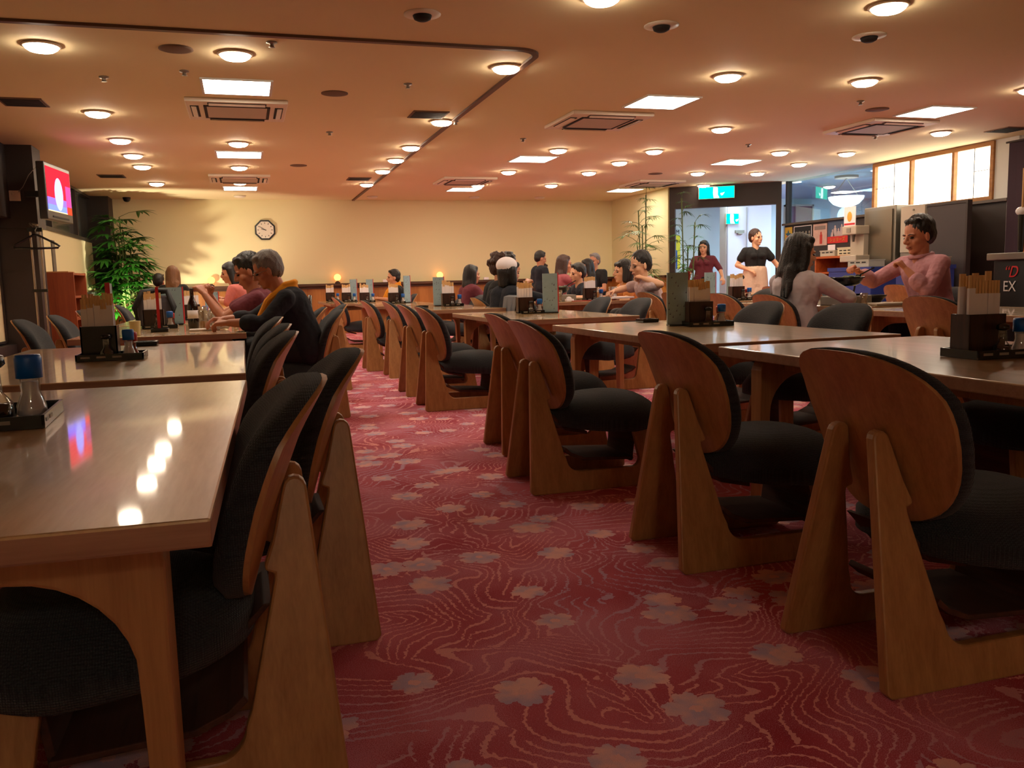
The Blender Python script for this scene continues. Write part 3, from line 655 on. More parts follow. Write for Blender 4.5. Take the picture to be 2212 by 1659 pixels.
MB().box(0,.05,0,.62,0,1.72).build('panel',M_darker,r); MB().box(-.01,.06,-.03,0,0,1.75).build('edge_post',M_dark,r); MB().box(-.01,.06,0,.62,1.72,1.75).build('top_rail',M_dark,r)
M_shelf=wood('red_shelf_wood','#8e3c16','#b8602c',.5,axis=1,scale=12)
r=thing('low_shelf','open reddish wooden shelf unit behind the long-haired woman','shelf',(8.40,10.42,0))
MB().box(0,.4,0,.88,1.13,1.16).build('top',M_shelf,r); MB().box(0,.4,0,.03,0,1.13).build('side_panel',M_shelf,r); MB().box(0,.4,.85,.88,0,1.13).build('side_panel',M_shelf,r)
MB().box(.37,.4,.03,.85,0,1.13).build('back_panel',M_bc,r)
for z in (.90,.55): MB().box(0,.37,.03,.85,z,z+.025).build('shelf',M_shelf,r)
M_crate=mat('cream_crate','#cfc8a8',.6); M_crateg=mat('grey_crate','#b4b0a0',.6)
def crate(loc,l,w_,h,m,label,rows=1):
    r=thing('plastic_crate',label,'crate',loc,0,'cutlery crates behind the diners'); mb=MB(); mb.box(-w_/2,w_/2,-l/2,l/2,0,h,bev=.008).build('tub',m,r)
    mb=MB()
    for j in range(rows):
        for i in range(3): mb.box(-w_/2-.004,-w_/2,-l*.36+i*l*.27,-l*.36+i*l*.27+l*.18,h*(.55-.35*j),h*(.55-.35*j)+.016)
    mb.build('slots',M_slot,r)
    mb=MB(); mb.box(-w_/2-.006,w_/2+.006,-l/2-.006,l/2+.006,h-.015,h).build('rim',m,r); return r
crate((8.56,11.06,1.16),.34,.24,.09,M_crateg,'grey plastic crate on the left of the wooden shelf top'); crate((8.56,10.66,1.16),.34,.24,.12,M_crate,'cream plastic crate on the right of the wooden shelf top',2)
crate((8.12,9.82,.98),.42,.26,.10,M_crateg,'grey plastic crate on the blue box below the dispenser'); crate((8.10,8.72,.99),.50,.3,.09,M_steelg,'grey crate of white eggs on the blue box behind the pink-shirted man')
for i in range(5):
    tag(MB().sph((0,0,.02),(.022,.03,.024)).build('egg',mat('egg_shell','#e8e0d8',.5) if i==0 else bpy.data.materials['egg_shell'],None,smooth=True,loc=(8.06,8.92-i*.085,1.075)),'white egg in the grey crate, %s from the left'%ORD[i],'egg','eggs in the grey crate')
M_bluebox=mat('blue_container','#2a3c86',.5)
for i,(y0,y1,l) in enumerate(((9.45,10.32,'below the dispenser'),(8.50,9.0,'behind the pink-shirted man'))):
    r=thing('blue_container','tall blue plastic container '+l,'container',(8.1,(y0+y1)/2,0)); MB().box(-.2,.24,-(y1-y0)/2,(y1-y0)/2,0,.97,bev=.015).build('tub',M_bluebox,r); MB().box(-.21,.25,-(y1-y0)/2-.01,(y1-y0)/2+.01,.93,.98).build('rim',M_bluebox,r)
# dark banner
r=thing('hanging_banner','tall dark purple cloth banner hanging at the right edge','banner',(8.72,8.14,0))
mb=MB(); n=16
for i in range(n):
    a=(0+.012*math.sin(i*.9),-i*.11); b=(0+.012*math.sin((i+1)*.9),-(i+1)*.11)
    mb.prism([a,b,(b[0]+.006,b[1]),(a[0]+.006,a[1])],lambda x,y,t:(x,y,t),.9,2.38)
mb.build('cloth',mat('plum_cloth','#33202c',.85),r,smooth=False); MB().cyl((0,-.88,2.39),.012,1.84,ax='y').build('rod',M_dark,r)
# beer counter
r=thing('beer_counter','black drinks counter with steel top at the right edge','counter',(5.95,5.60,0),math.radians(-8))
MB().box(-.05,1.5,-1.4,.0,0,.985).build('body',mat('counter_black','#191416',.4),r)
MB().box(-.09,1.55,-1.45,.04,.985,1.04,bev=.005).build('counter_top',M_steel,r)
MB().box(-.058,-.052,-1.38,-.02,.60,.97).build('sign_board',M_blackm,r)
text('“D',.13,mat('beer_red','#c81e22',.5),r,(-.062,-.125,.885),WR,align='LEFT',shear=.3); text('EX',.12,mat('beer_white','#e6e0e0',.5),r,(-.062,-.125,.77),WR,align='LEFT')
r=thing('beer_tap','white beer tap column with black handle on the steel counter','beer tap',(6.02,5.45,1.04))
MB().lathe([(.06,0),(.055,.03),(.035,.06),(.035,.32),(.05,.36),(.03,.40)],20,c=(.02,-.10,0)).build('column',mat('tap_white','#e8e4e4',.25),r)
MB().cap((-.02,0,.02),(-.02,.0,.30),.022,.03).build('tap_body',M_black,r)
MB().sph((-.03,.0,.33),(.03,.05,.035)).build('tap_head',bpy.data.materials['tap_white'],r,smooth=True)
MB().cone((-.04,-.02,.36),(-.07,-.05,.66),.008,.012).build('tap_lever',M_chop,r)
tag(MB().box(-.05,.0,-.22,.06,0,.15,bev=.004).build('orange_card_stand',mat('orange_card','#d87a22',.6),None,loc=(6.10,5.42,1.04)),'orange card behind the beer tap on the steel counter','card')
tag(MB().box(0,.01,-.28,.05,0,.20).cyl((0,-.1,-.24),.012,.5).build('tap_notice',mat('notice_tan','#9a8278',.7),None,loc=(6.12,5.44,1.52)),'tan notice card standing above the beer taps','sign')

# ================================================================ plants
def leaf(mb,base,dirv,up,L_,w_,droop=.4,n=6):
    d=Vector(dirv).normalized(); s=d.cross(Vector(up)); 
    if s.length<1e-3: s=Vector((1,0,0))
    s.normalize(); u=s.cross(d).normalized(); pts=[]
    for i in range(n+1):
        t=i/n; c=Vector(base)+d*(L_*t)-Vector((0,0,1))*(droop*L_*t*t)+u*0; ww=w_*math.sin(PI*min(1,.12+t*.88))**.8*(1 if t<1 else 0)
        pts.append((c-s*ww,c+s*ww,c-u*.0+Vector((0,0,-.15*ww))))
    for i in range(n):
        a,b=pts[i],pts[i+1]
        v=[mb.bm.verts.new(p) for p in (a[0],a[2],b[2],b[0])]; mb.bm.faces.new(v)
        v=[mb.bm.verts.new(p) for p in (a[2],a[1],b[1],b[2])]; mb.bm.faces.new(v)
def palm(name,label,loc,nst,h0,h1,fanL,blades,spread,seed,bw=.018,m=None,pot=True,up=.35,dens=9):
    R=random.Random(seed); r=thing(name,label,'plant',loc)
    if pot:
        MB().lathe([(.14,0),(.19,.02),(.22,.42),(.20,.44),(.19,.40),(.001,.40)],24).build('pot',mat('plant_pot','#2a201a',.6) if 'plant_pot' not in bpy.data.materials else bpy.data.materials['plant_pot'],r)
    st=MB(); fo=MB()
    for i in range(nst):
        a=R.uniform(0,2*PI); rr=R.uniform(0,.12); h=lerp(h0,h1,i/(max(1,nst-1))); lean=R.uniform(.0,.14)
        p0=Vector((rr*math.cos(a),rr*math.sin(a),.38)); p1=p0+Vector((math.cos(a)*lean,math.sin(a)*lean,h-.38))
        st.tube([p0,(p0+p1)/2+Vector((0,0,.02)),p1],.011,6)
        nf=int(dens*(h-.4)/1.5)+4
        for k in range(nf):
            t=lerp(.25,1,k/(nf-1)); b=p0.lerp(p1,t); aa=R.uniform(0,2*PI); pl=R.uniform(.12,.26)*spread
            e=b+Vector((math.cos(aa)*pl,math.sin(aa)*pl,R.uniform(.05,.16)))
            st.tube([b,b.lerp(e,.5)+Vector((0,0,.02)),e],.004,5)
            ax=Vector((math.cos(aa),math.sin(aa),R.uniform(-.1,.5))).normalized(); sd=ax.cross(Vector((0,0,1))).normalized()
            for q in range(blades):
                ph=lerp(-1.15,1.15,q/(blades-1)); d=ax*math.cos(ph)+sd*math.sin(ph)
                leaf(fo,e,d,(0,0,1),fanL*R.uniform(.75,1.1)*(1-.25*abs(ph)/1.15),bw,R.uniform(.2,.55),5)
    st.build('stems',mat('palm_stem','#4e5a26',.7) if 'palm_stem' not in bpy.data.materials else bpy.data.materials['palm_stem'],r)
    fo.build('foliage',m,r,smooth=True); return r
M_leaf=mat('palm_leaf','#3c7a2a',.5,var=.35,vscale=6); M_leaf2=mat('palm_leaf_pale','#5a8a3c',.5,var=.3,vscale=6)
palm('potted_palm','bushy green fan palm lit from below in the left back corner',(-1.80,15.62,0),13,.9,2.1,.34,8,1.25,3,m=M_leaf,bw=.03,dens=10)
palm('potted_palm','feathery green fan palm beside the entrance, taller than the diners',(6.72,13.75,0),5,1.25,2.35,.26,10,1.0,8,m=M_leaf2,bw=.009,dens=8)
palm('potted_palm','thin dark leafy palm beside the entrance post, behind the feathery one',(7.12,12.95,0),3,1.4,2.2,.22,9,.55,21,m=M_leaf,bw=.010,dens=8)
# ================================================================ chairs
def shell_x(z): return interp(z,[.345,.45,.55,.65,.745],[.150,.118,.085,.045,-.010])
def shell_grid(mb,off_back,thick,scale,bulge,wrap=.80,nr=9,nt=44):
    """closed pad: back face follows the shell, front face offset by thick"""
    def P(th,r):
        c,s=math.cos(th),math.sin(th); n=2.7
        y=.252*math.copysign(abs(c)**(2/n),c)*scale; z=.200*math.copysign(abs(s)**(2/n),s)*(1+(scale-1)*1.2)
        t=(z+.2)/.4; y*=lerp(.80,1.0,max(0,min(1,t*1.15)))
        if s>0: z*=1.0
        return y*r,.545+z*r
    F=[];Bk=[]
    rs=[1-(1-i/nr)**1.0 for i in range(nr+1)]
    for i in range(1,nr+1):
        r=i/nr; fr=[];br=[]
        for k in range(nt):
            th=2*PI*k/nt; y,z=P(th,r); x=shell_x(z)+wrap*y*y
            tk=thick*((1-r**5)**.5*(1-bulge)+bulge) if r<1 else thick*bulge
            fr.append(mb.bm.verts.new((x+off_back+tk,y,z))); br.append(mb.bm.verts.new((x+off_back,y,z)))
        F.append(fr); Bk.append(br)
    x0=shell_x(.545); cf=mb.bm.verts.new((x0+off_back+thick,0,.545)); cb=mb.bm.verts.new((x0+off_back,0,.545))
    for k in range(nt):
        k2=(k+1)%nt
        mb.bm.faces.new((cf,F[0][k],F[0][k2])); mb.bm.faces.new((cb,Bk[0][k2],Bk[0][k]))
        for i in range(nr-1):
            mb.bm.faces.new((F[i][k],F[i+1][k],F[i+1][k2],F[i][k2])); mb.bm.faces.new((Bk[i][k],Bk[i][k2],Bk[i+1][k2],Bk[i+1][k]))
        mb.bm.faces.new((F[-1][k],Bk[-1][k],Bk[-1][k2],F[-1][k2]))
    return mb
def seat_grid(mb,z_off,thick,sc,edge,nr=8,nt=40):
    def top(x,y):
        t=(x-.16)/.48
        return .372+.030*math.sin(min(1,max(0,t))*PI*.9)-.10*max(0,t-.82)**1.0*1.2-.05*(abs(y)/.25)**3+.006
    T=[];Bt=[]
    def P(th,r):
        c,s=math.cos(th),math.sin(th); n=2.6
        x=.250*math.copysign(abs(c)**(2/n),c)*sc; y=.262*math.copysign(abs(s)**(2/n),s)*sc
        y*=lerp(.82,1,min(1,(x+.25)/.30)); return .400+x*r,y*r
    for i in range(1,nr+1):
        r=i/nr; a=[];b=[]
        for k in range(nt):
            x,y=P(2*PI*k/nt,r); z=top(x,y)+z_off
            tk=thick*((1-r**4)**.5*(1-edge)+edge) if r<1 else thick*edge
            a.append(mb.bm.verts.new((x,y,z-thick+tk))); b.append(mb.bm.verts.new((x,y,z-thick)))
        T.append(a); Bt.append(b)
    ct=mb.bm.verts.new((.400,0,top(.400,0)+z_off)); cb=mb.bm.verts.new((.400,0,top(.400,0)+z_off-thick))
    for k in range(nt):
        k2=(k+1)%nt
        mb.bm.faces.new((ct,T[0][k],T[0][k2])); mb.bm.faces.new((cb,Bt[0][k2],Bt[0][k]))
        for i in range(nr-1):
            mb.bm.faces.new((T[i][k],T[i+1][k],T[i+1][k2],T[i][k2])); mb.bm.faces.new((Bt[i][k],Bt[i][k2],Bt[i+1][k2],Bt[i+1][k]))
        mb.bm.faces.new((T[-1][k],Bt[-1][k],Bt[-1][k2],T[-1][k2]))
    return mb
def arc(cx,cz,r,a0,a1,n=6): return [(cx+r*math.cos(math.radians(lerp(a0,a1,i/n))),cz+r*math.sin(math.radians(lerp(a0,a1,i/n)))) for i in range(n+1)]
frame_pts=[(.012,0),(.0,.012),(.040,.50)]+arc(.066,.545,.022,170,10,6)+[(.112,.455),(.128,.412),(.128,.402),(.112,.396),(.112,.385)]+[(.165,.165)]+arc(.228,.138,.052,180,270,6)+[(.48,.084)]+arc(.48,.124,.040,270,350,5)+[(.495,.285),(.560,.300),(.575,.27),(.605,.012),(.593,0)]
CHAIR_G='low plywood dining chairs with charcoal seat pads'
def build_chair(name='dining_chair'):
    r=thing(name,'x','chair',(0,0,0),0,CHAIR_G)
    for s in (-1,1):
        def fn(a,b,t,s=s): return (a,s*(t-.215*b*1.0),b)
        MB().prism(frame_pts,fn,.172,.200).build('side_frame',M_oak,r,bevel=.005)
    shell_grid(MB(),0,.011,1.0,1.0).build('backrest',M_oak,r,auto=True)
    shell_grid(MB(),.011,.072,1.012,.42).build('back_pad',M_fab,r,smooth=True)
    seat_grid(MB(),-.078,.016,.95,1.0).build('seat_shell',M_oak,r,auto=True)
    seat_grid(MB(),.004,.100,1.0,.5).build('seat_pad',M_fab,r,smooth=True)
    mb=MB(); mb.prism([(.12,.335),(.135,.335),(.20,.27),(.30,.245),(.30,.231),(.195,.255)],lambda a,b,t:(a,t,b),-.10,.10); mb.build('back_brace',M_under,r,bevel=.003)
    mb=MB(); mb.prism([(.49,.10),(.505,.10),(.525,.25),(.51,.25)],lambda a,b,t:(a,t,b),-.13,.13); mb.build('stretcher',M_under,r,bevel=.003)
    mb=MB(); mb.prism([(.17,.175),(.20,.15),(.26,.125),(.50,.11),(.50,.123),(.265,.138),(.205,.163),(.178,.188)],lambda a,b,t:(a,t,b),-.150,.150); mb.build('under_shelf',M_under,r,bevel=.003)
    return reg(r)
proto=None
def chair(x,y,face,label,sc=None,rz=0):
    """x,y of the rear edge of the runners; face +1 looks towards +X"""
    global proto
    a=(0 if face>0 else PI)+math.radians(rz)
    if proto is None:
        proto=build_chair(); proto.location=(x,y,0); proto.rotation_euler=(0,0,a); proto['label']=label; return proto
    return dup(proto,(x,y,0),a,label,CHAIR_G,sc)
# right of the aisle, backs to the aisle
RA_=[(1.270,1.632,0),(1.243,2.490,0),(1.125,3.600,0),(1.248,4.440,0),(1.192,6.165,0),(1.205,7.015,0),(1.300,8.450,0),(1.190,9.240,0),(1.16,12.1,0)]
for i,(x,y,rz) in enumerate(RA_):
    chair(x,y,1,'plywood chair, %s from the camera in the row right of the aisle'%ORD[i],rz=rz)
# left of the aisle, backs to the aisle (facing the left tables)
LA_=[(.135,1.70,0),(.290,2.34,0),(.185,3.42,0),(.195,4.12,0),(.20,5.10,0),(.66,6.15,0),(.62,6.98,-4),(.86,7.72,0),(.46,10.75,0)]
for i,(x,y,rz) in enumerate(LA_):
    chair(x,y,-1,'plywood chair, %s from the camera in the row left of the aisle'%ORD[i],rz=rz)
# far side of the left tables, pads towards us
for i,(x,y) in enumerate(((-1.46,1.75),(-1.44,6.30),(-1.41,7.20),(-1.45,8.6),(-1.48,9.5),(-1.45,11.0),(-1.45,12.7),(-1.45,13.4))):
    chair(x,y,1,'padded chair on the wall side of the left tables, %s from the camera'%ORD[i])
# far side of the right tables, facing the aisle
for i,(x,y) in enumerate(((3.26,1.80),(3.24,2.55),(3.25,4.00),(3.24,4.78),(3.25,6.62),(3.24,7.42),(2.9,10.55),(2.9,11.3),(2.62,13.52))):
    chair(x,y,-1,'dark-padded chair facing the aisle behind the right tables, %s from the camera'%ORD[i])
# second block of tables, backs towards us
C2=[(3.80,4.12),(3.74,5.66),(3.80,6.45),(3.85,7.40),(3.86,7.96)]
for i,(x,y) in enumerate(C2):
    chair(x,y,1,('wooden-backed chair of the second table block, back to us, %s from the camera'%ORD[i]),1.03)
for i,(x,y) in enumerate(((5.32,4.3),(5.86,5.95),(5.4,6.9),(5.3,7.8),(6.3,8.8),(6.7,9.6))):
    chair(x,y,-1,'dark-padded chair on the far side of the second table block, %s from the camera'%ORD[i],1.03)
for i,(x,y) in enumerate(((5.9,8.2),(6.1,9.1),(6.9,7.9))):
    chair(x,y,1,'chair near the entrance behind the long-haired woman, %s from the camera'%ORD[i],1.03)
for i,(x,y,rz) in enumerate(((2.55,8.05,0),(2.35,9.0,0),(2.75,9.75,0),(4.0,11.3,0))):
    chair(x,y,1,'chair of the group diners in the far middle, %s from the camera'%ORD[i],rz=rz)

# ================================================================ tables
TBL_G='beech tables with bentwood arch legs'
def table(x0,x1,y0,y1,T,label,rz=0):
    cx,cy=(x0+x1)/2,(y0+y1)/2; w_,l=x1-x0,y1-y0
    r=thing('dining_table',label,'table',(cx,cy,0),math.radians(rz),TBL_G)
    mb=MB(); mb.box(-w_/2,w_/2,-l/2,l/2,T-.038,T,bev=.004); 
    for f in mb.bm.faces:
        f.material_index=0 if f.calc_center_median().z>T-.003 else 1
    mb.build('table_top',[M_oaktop,M_oakedge],r)
    hw=w_/2-.075; H=T-.038
    out=[(-hw,0),(-hw,H-.05)]+arc(-hw+.05,H-.05,.05,180,90,5)+arc(hw-.05,H-.05,.05,90,0,5)+[(hw,0),(hw-.036,0),(hw-.044,H-.22)]+arc(hw-.20,H-.22,.156,0,90,8)+arc(-hw+.20,H-.22,.156,90,180,8)+[(-hw+.036,0)]
    for s in (-1,1):
        yy=s*(l/2-.16)
        MB().prism(out,lambda a,b,t,yy=yy:(a,yy+t,b),-.035,.035).build('arch_leg',M_oak,r,bevel=.006)
    for s in (-1,1): MB().box(s*(hw-.12)-.02,s*(hw-.12)+.02,-l/2+.2,l/2-.2,H-.05,H-.001).build('rail',M_oak,r)
    return r
table(-1.077,-.032,1.14,2.82,.63,'beech dining table at the front left corner, nearest of the left row',-1.7)
table(-1.06,-.01,3.04,4.90,.63,'beech dining table, second of the left row, with chopstick box on it')
table(-1.04,0,5.74,7.50,.63,'beech dining table of the older man, with bottle and glasses on it')
table(-1.04,0,7.62,9.40,.63,'beech dining table behind the older man, left row')
table(-1.04,0,9.70,11.5,.63,'beech dining table of the pink-shirted woman, left row')
table(-1.04,0,12.2,14.0,.63,'beech dining table furthest back in the left row')
table(1.84,2.90,1.25,3.09,.63,'beech dining table at the right edge, nearest of the right row')
table(1.87,2.885,3.24,5.16,.63,'beech dining table with ashtray and blue-grey menu, second of the right row')
table(1.84,2.87,5.96,7.80,.63,'beech dining table third in the right row, with menu card and chopstick box')
table(1.55,2.45,8.08,9.88,.655,'beech dining table fourth in the right row, with ashtray')
table(1.45,2.35,10.2,12.0,.655,'beech dining table fifth in the right row')
table(1.15,2.02,12.25,14.4,.655,'beech dining table furthest back in the right row, by the yellow-towelled diner')
table(4.02,4.93,3.2,5.08,.66,'beech dining table of the second block behind the right front chairs')
table(4.34,5.24,5.30,7.10,.66,'beech dining table carrying the hot pot of the couple')
table(4.55,5.15,7.45,8.4,.66,'small beech dining table between the couple and the group')
table(3.02,4.22,8.78,9.85,.67,'wide beech dining table of the group diners')
table(4.68,5.2,11.6,12.7,.66,'beech dining table behind the group diners, near the back')
table(5.9,6.9,9.9,11.0,.66,'beech dining table near the entrance post')
# ================================================================ things on the tables
T1=.631
def rots(loc,rz=0): return dict(loc=loc,rz=rz)
CNT={}
def chop_box(x,y,z,where,near=True,dark=False,n=9,rz=0):
    """chopstick box with its upright paper-sleeved chopsticks"""
    r=thing('chopstick_box','dark wooden box for chopsticks '+where,'chopstick box',(x,y,z),rz,'chopstick boxes')
    m=M_black if dark else M_boxw
    mb=MB(); W,Dp,H=.140,.085,.135
    mb.box(-W/2,W/2,-Dp/2,-Dp/2+.006,0,H).box(-W/2,W/2,Dp/2-.006,Dp/2,0,H).box(-W/2,-W/2+.006,-Dp/2,Dp/2,0,H).box(W/2-.006,W/2,-Dp/2,Dp/2,0,H).box(-W/2,W/2,-Dp/2,Dp/2,0,.008)
    mb.build('box',m,r)
    MB().box(-W/2+.002,W/2-.002,-Dp/2-.003,-Dp/2,.0,.012).build('base_strip',M_black,r)
    R=random.Random(int(x*1000+y*77))
    for i in range(n):
        k=i%5; row=i//5
        px=-.050+k*.0245+R.uniform(-.002,.002); py=(-.020 if row==0 else .018)
        ztop=.222+R.uniform(-.012,.012)+ (.01 if row else 0)
        c,s=math.cos(rz),math.sin(rz)
        st=MB().box(-.0105,-.001,-.0035,.0035,0,ztop+.024).box(.001,.0105,-.0035,.0035,0,ztop+.024).build('wrapped_chopsticks',M_chop,None,loc=(x+px*c-py*s,y+px*s+py*c,z+.009))
        st.rotation_euler=(0,0,rz)
        MB().box(-.0120,.0120,-.0048,.0048,.002,ztop-.018).build('paper_sleeve',M_paper,st)
        tag(st,'white-sleeved chopstick pair in the box '+where,'chopsticks','chopsticks in the box '+where)
    return r
def tray(x,y,z,w_,l,where,rz=0,m=None):
    r=thing('condiment_tray','black condiment tray '+where,'tray',(x,y,z),rz,'condiment trays')
    mb=MB().box(-w_/2,w_/2,-l/2,l/2,0,.006)
    for a in ((-w_/2,w_/2,-l/2,-l/2+.006),(-w_/2,w_/2,l/2-.006,l/2),(-w_/2,-w_/2+.006,-l/2,l/2),(w_/2-.006,w_/2,-l/2,l/2)): mb.box(*a,.006,.028)
    mb.build('dish',M_black,r); 
    mb=MB()
    for i in range(3): mb.box(-w_/2+.02+i*.06,-w_/2+.055+i*.06,-l/2-.001,-l/2,.012,.020)
    for i in range(2): mb.box(w_/2,w_/2+.001,-l/2+.02+i*.05,-l/2+.055+i*.05,.012,.020)
    mb.build('rim_slots',M_steelg,r); return r
def shaker(x,y,z,cap,where,fill=M_salt,sc=1,name='salt_shaker',lab='glass shaker'):
    r=thing(name,lab+' '+where,'shaker',(x,y,z),0,'table shakers'); r.scale=(sc,)*3
    MB().lathe([(.022,0),(.024,.004),(.021,.018),(.013,.040),(.0145,.060),(.0145,.066)],18).build('glass_body',M_glass,r)
    MB().lathe([(.019,.003),(.021,.006),(.018,.018),(.011,.037),(.0115,.054),(.001,.055)],16).build('contents',fill,r)
    MB().lathe([(.0185,.060),(.0190,.090),(.017,.095),(.001,.096)],18).build('cap',cap,r); return r
def soy(x,y,z,where,sc=1):
    r=thing('soy_sauce_bottle','glass soy sauce bottle with dark cap '+where,'bottle',(x,y,z),0,'soy sauce bottles'); r.scale=(sc,)*3
    MB().lathe([(.030,0),(.032,.006),(.031,.035),(.016,.055),(.0145,.095),(.016,.10)],20).build('glass_body',M_glass,r)
    MB().lathe([(.028,.003),(.029,.008),(.028,.034),(.001,.036)],18).build('soy_sauce',M_soy,r)
    MB().lathe([(.018,.098),(.024,.104),(.022,.118),(.008,.124),(.001,.124)],18).build('cap',M_black,r); return r
M_menu=mat('menu_pale_blue','#8fa9b2',.45,var=.12,vscale=30); M_note1=mat('menu_music_note','#4a3a4e',.6)
def menu(x,y,z,rz,where,w_=.105,h=.30,red=True,t=.018):
    r=thing('menu_stand','upright pale blue menu card with red spine '+where,'menu',(x,y,z),rz,'upright menu cards')
    MB().box(-w_/2,w_/2,-t/2,t/2,.008,h).build('card',M_menu,r)
    if red: MB().box(w_/2,w_/2+.008,-t/2-.001,t/2+.001,.008,h+.004).build('red_spine',M_redm,r)
    MB().box(-w_/2+.005,w_/2,-.04,.04,0,.010).build('foot',M_black,r)
    mb=MB(); R=random.Random(int(x*100))
    for i in range(14):
        a,b=R.uniform(-w_*.42,w_*.42),R.uniform(.03,h-.02)
        mb.sph((a,-t/2-.0005,b),(.004,.0008,.003),6,4).box(a+.002,a+.003,-t/2-.001,-t/2,b,b+.012)
    mb.build('music_notes',M_note1,r); return r
def ashtray(x,y,z,where,rz=0):
    r=thing('ashtray','flat square black ashtray '+where,'ashtray',(x,y,z),rz,'black ashtrays')
    MB().box(-.055,.055,-.055,.055,0,.008,bev=.003).box(-.055,.055,-.055,-.043,.008,.022).box(-.055,.055,.043,.055,.008,.022).box(-.055,-.043,-.043,.043,.008,.022).box(.043,.055,-.043,.043,.008,.022).build('dish',M_black,r)
    MB().lathe([(.030,.008),(.028,.014),(.001,.014)],16).build('inner_ring',M_steelg,r); return r
def condiments(x,y,z,where,tw=.21,tl=.13,rz=0,dark=False,salt=True,red=False,n=9,sc=1):
    tray(x,y,z,tw,tl,'under the condiments '+where,rz)
    c,s=math.cos(rz),math.sin(rz)
    def o(a,b): return (x+a*c-b*s,y+a*s+b*c)
    a=o(-.045,.022); chop_box(a[0],a[1],z+.006,where,dark=dark,n=n,rz=rz)
    a=o(-.015,-.052); soy(a[0],a[1]-.0,z+.006,where,.85)
    if salt:
        a=o(.070,-.035); shaker(a[0],a[1],z+.006,M_blue,where,sc=1.25,lab='blue-capped salt shaker')
    if red:
        a=o(.078,.022); shaker(a[0],a[1],z+.006,M_red,where,sc=1.1,fill=mat('chilli_powder','#a03a20',.8) if 'chilli_powder' not in bpy.data.materials else bpy.data.materials['chilli_powder'],lab='red-capped chilli shaker',name='chilli_shaker')
# front-left table
W='on the front left table'
tray(-.550,2.16,T1,.24,.28,W,math.radians(3)); soy(-.535,2.10,T1+.006,W,1.25); shaker(-.478,2.18,T1+.006,M_blue,W,sc=1.5,lab='large blue-capped salt shaker')
# second left table
condiments(-.545,3.95,T1,'on the second left table',.26,.17,dark=True,red=True,n=10)
menu(-.585,4.28,T1,math.radians(-87),'on the second left table',.12,.32); 
tag(MB().cyl((0,0,.045),.028,.09,.036).build('paper_cup',mat('cream_cup','#d8cf9e',.6),None,loc=(-.68,5.98,T1)),'cream coloured cup near the edge of the older man table','cup')
ashtray(-.50,4.82,T1,'on the second left table')
# older man's table
W3='on the older man table'
ashtray(-.56,6.30,T1,W3)
menu(-.575,6.42,T1,math.radians(-85),'over the ashtray '+W3,.13,.30)
menu(-.57,7.42,T1,math.radians(-4),'standing across '+W3,.19,.30)
condiments(-.60,6.82,T1,W3,.24,.13,red=True)
condiments(-.42,8.45,T1,'on the table behind the older man',.22,.13,red=True,n=7)
menu(-.30,8.75,T1,math.radians(5),'on the table behind the older man',.12,.25)
r=thing('beer_bottle','large brown beer bottle with white label on the older man table','bottle',(-.365,6.70,T1))
MB().lathe([(.036,0),(.038,.006),(.038,.155),(.030,.185),(.014,.225),(.0135,.275),(.016,.278),(.016,.288),(.001,.289)],22).build('glass_body',mat('brown_glass','#1a0c06',.08,coat=.5),r)
MB().lathe([(.0386,.07),(.0386,.13)],22).build('label',M_paper,r)
M_beer=mat('beer','#c8801c',.15)
def tumbler(x,y,z,label,fill=None,h=.12,r0=.028,r1=.034,lvl=.6,name='drinking_glass',handle=False,foam=False):
    r=thing(name,label,'glass',(x,y,z),0,'drinking glasses')
    MB().lathe([(r0,0),(r1,h),(r1-.002,h),(r0-.002,.008),(.001,.008)],18).build('glass_body',M_glass,r)
    if fill: MB().lathe([(r0-.003,.009),(lerp(r0,r1,lvl)-.003,h*lvl),(.001,h*lvl)],16).build('drink',fill,r)
    if foam: MB().lathe([(lerp(r0,r1,lvl)-.003,h*lvl),(r1-.003,h*.9),(.001,h*.9)],16).build('foam',M_paper,r)
    if handle: MB().tube([(r1,0,h*.8),(r1+.03,0,h*.75),(r1+.03,0,h*.3),(r0+.004,0,h*.2)],.005).build('handle',M_glass,r)
    return r
tumbler(-.285,6.50,T1,'half-full beer glass held by the older man',M_beer,.13,.030,.036,.42)
tumbler(-.27,6.85,T1,'empty tumbler behind the beer glass of the older man',None,.12)
tumbler(-.255,8.10,T1,'beer mug with handle on the table behind the older man',None,.13,.04,.042,handle=True); tumbler(-.36,8.0,T1,'second empty mug behind the brown bottle',None,.13,.04,.042,handle=True)
tumbler(-.09,7.95,T1,'tall beer glass in front of the maroon-shirted man',M_beer,.15,lvl=.8,foam=False)
tag(MB().box(-.11,.09,-.05,.04,0,.012,bev=.005).box(.02,.15,-.02,.03,.006,.028,bev=.008).build('crumpled_napkin',M_paper,None,loc=(-.26,6.25,T1)),'crumpled white napkin at the edge of the older man table','napkin')
tag(MB().box(-.10,.10,-.07,.07,0,.018,bev=.004).build('wet_towel',M_paper,None,loc=(-.12,8.25,T1)),'folded white towel on the table behind the older man','towel')
for i,(x,y) in enumerate(((-.30,7.85),(-.18,7.75))):
    tag(MB().lathe([(.04,0),(.085,.012),(.088,.016),(.001,.010)],20).build('plate',M_paper if i else M_steell,None,loc=(x,y,T1)),'small %s plate on the table behind the older man'%('white' if i else 'pale'),'plate')
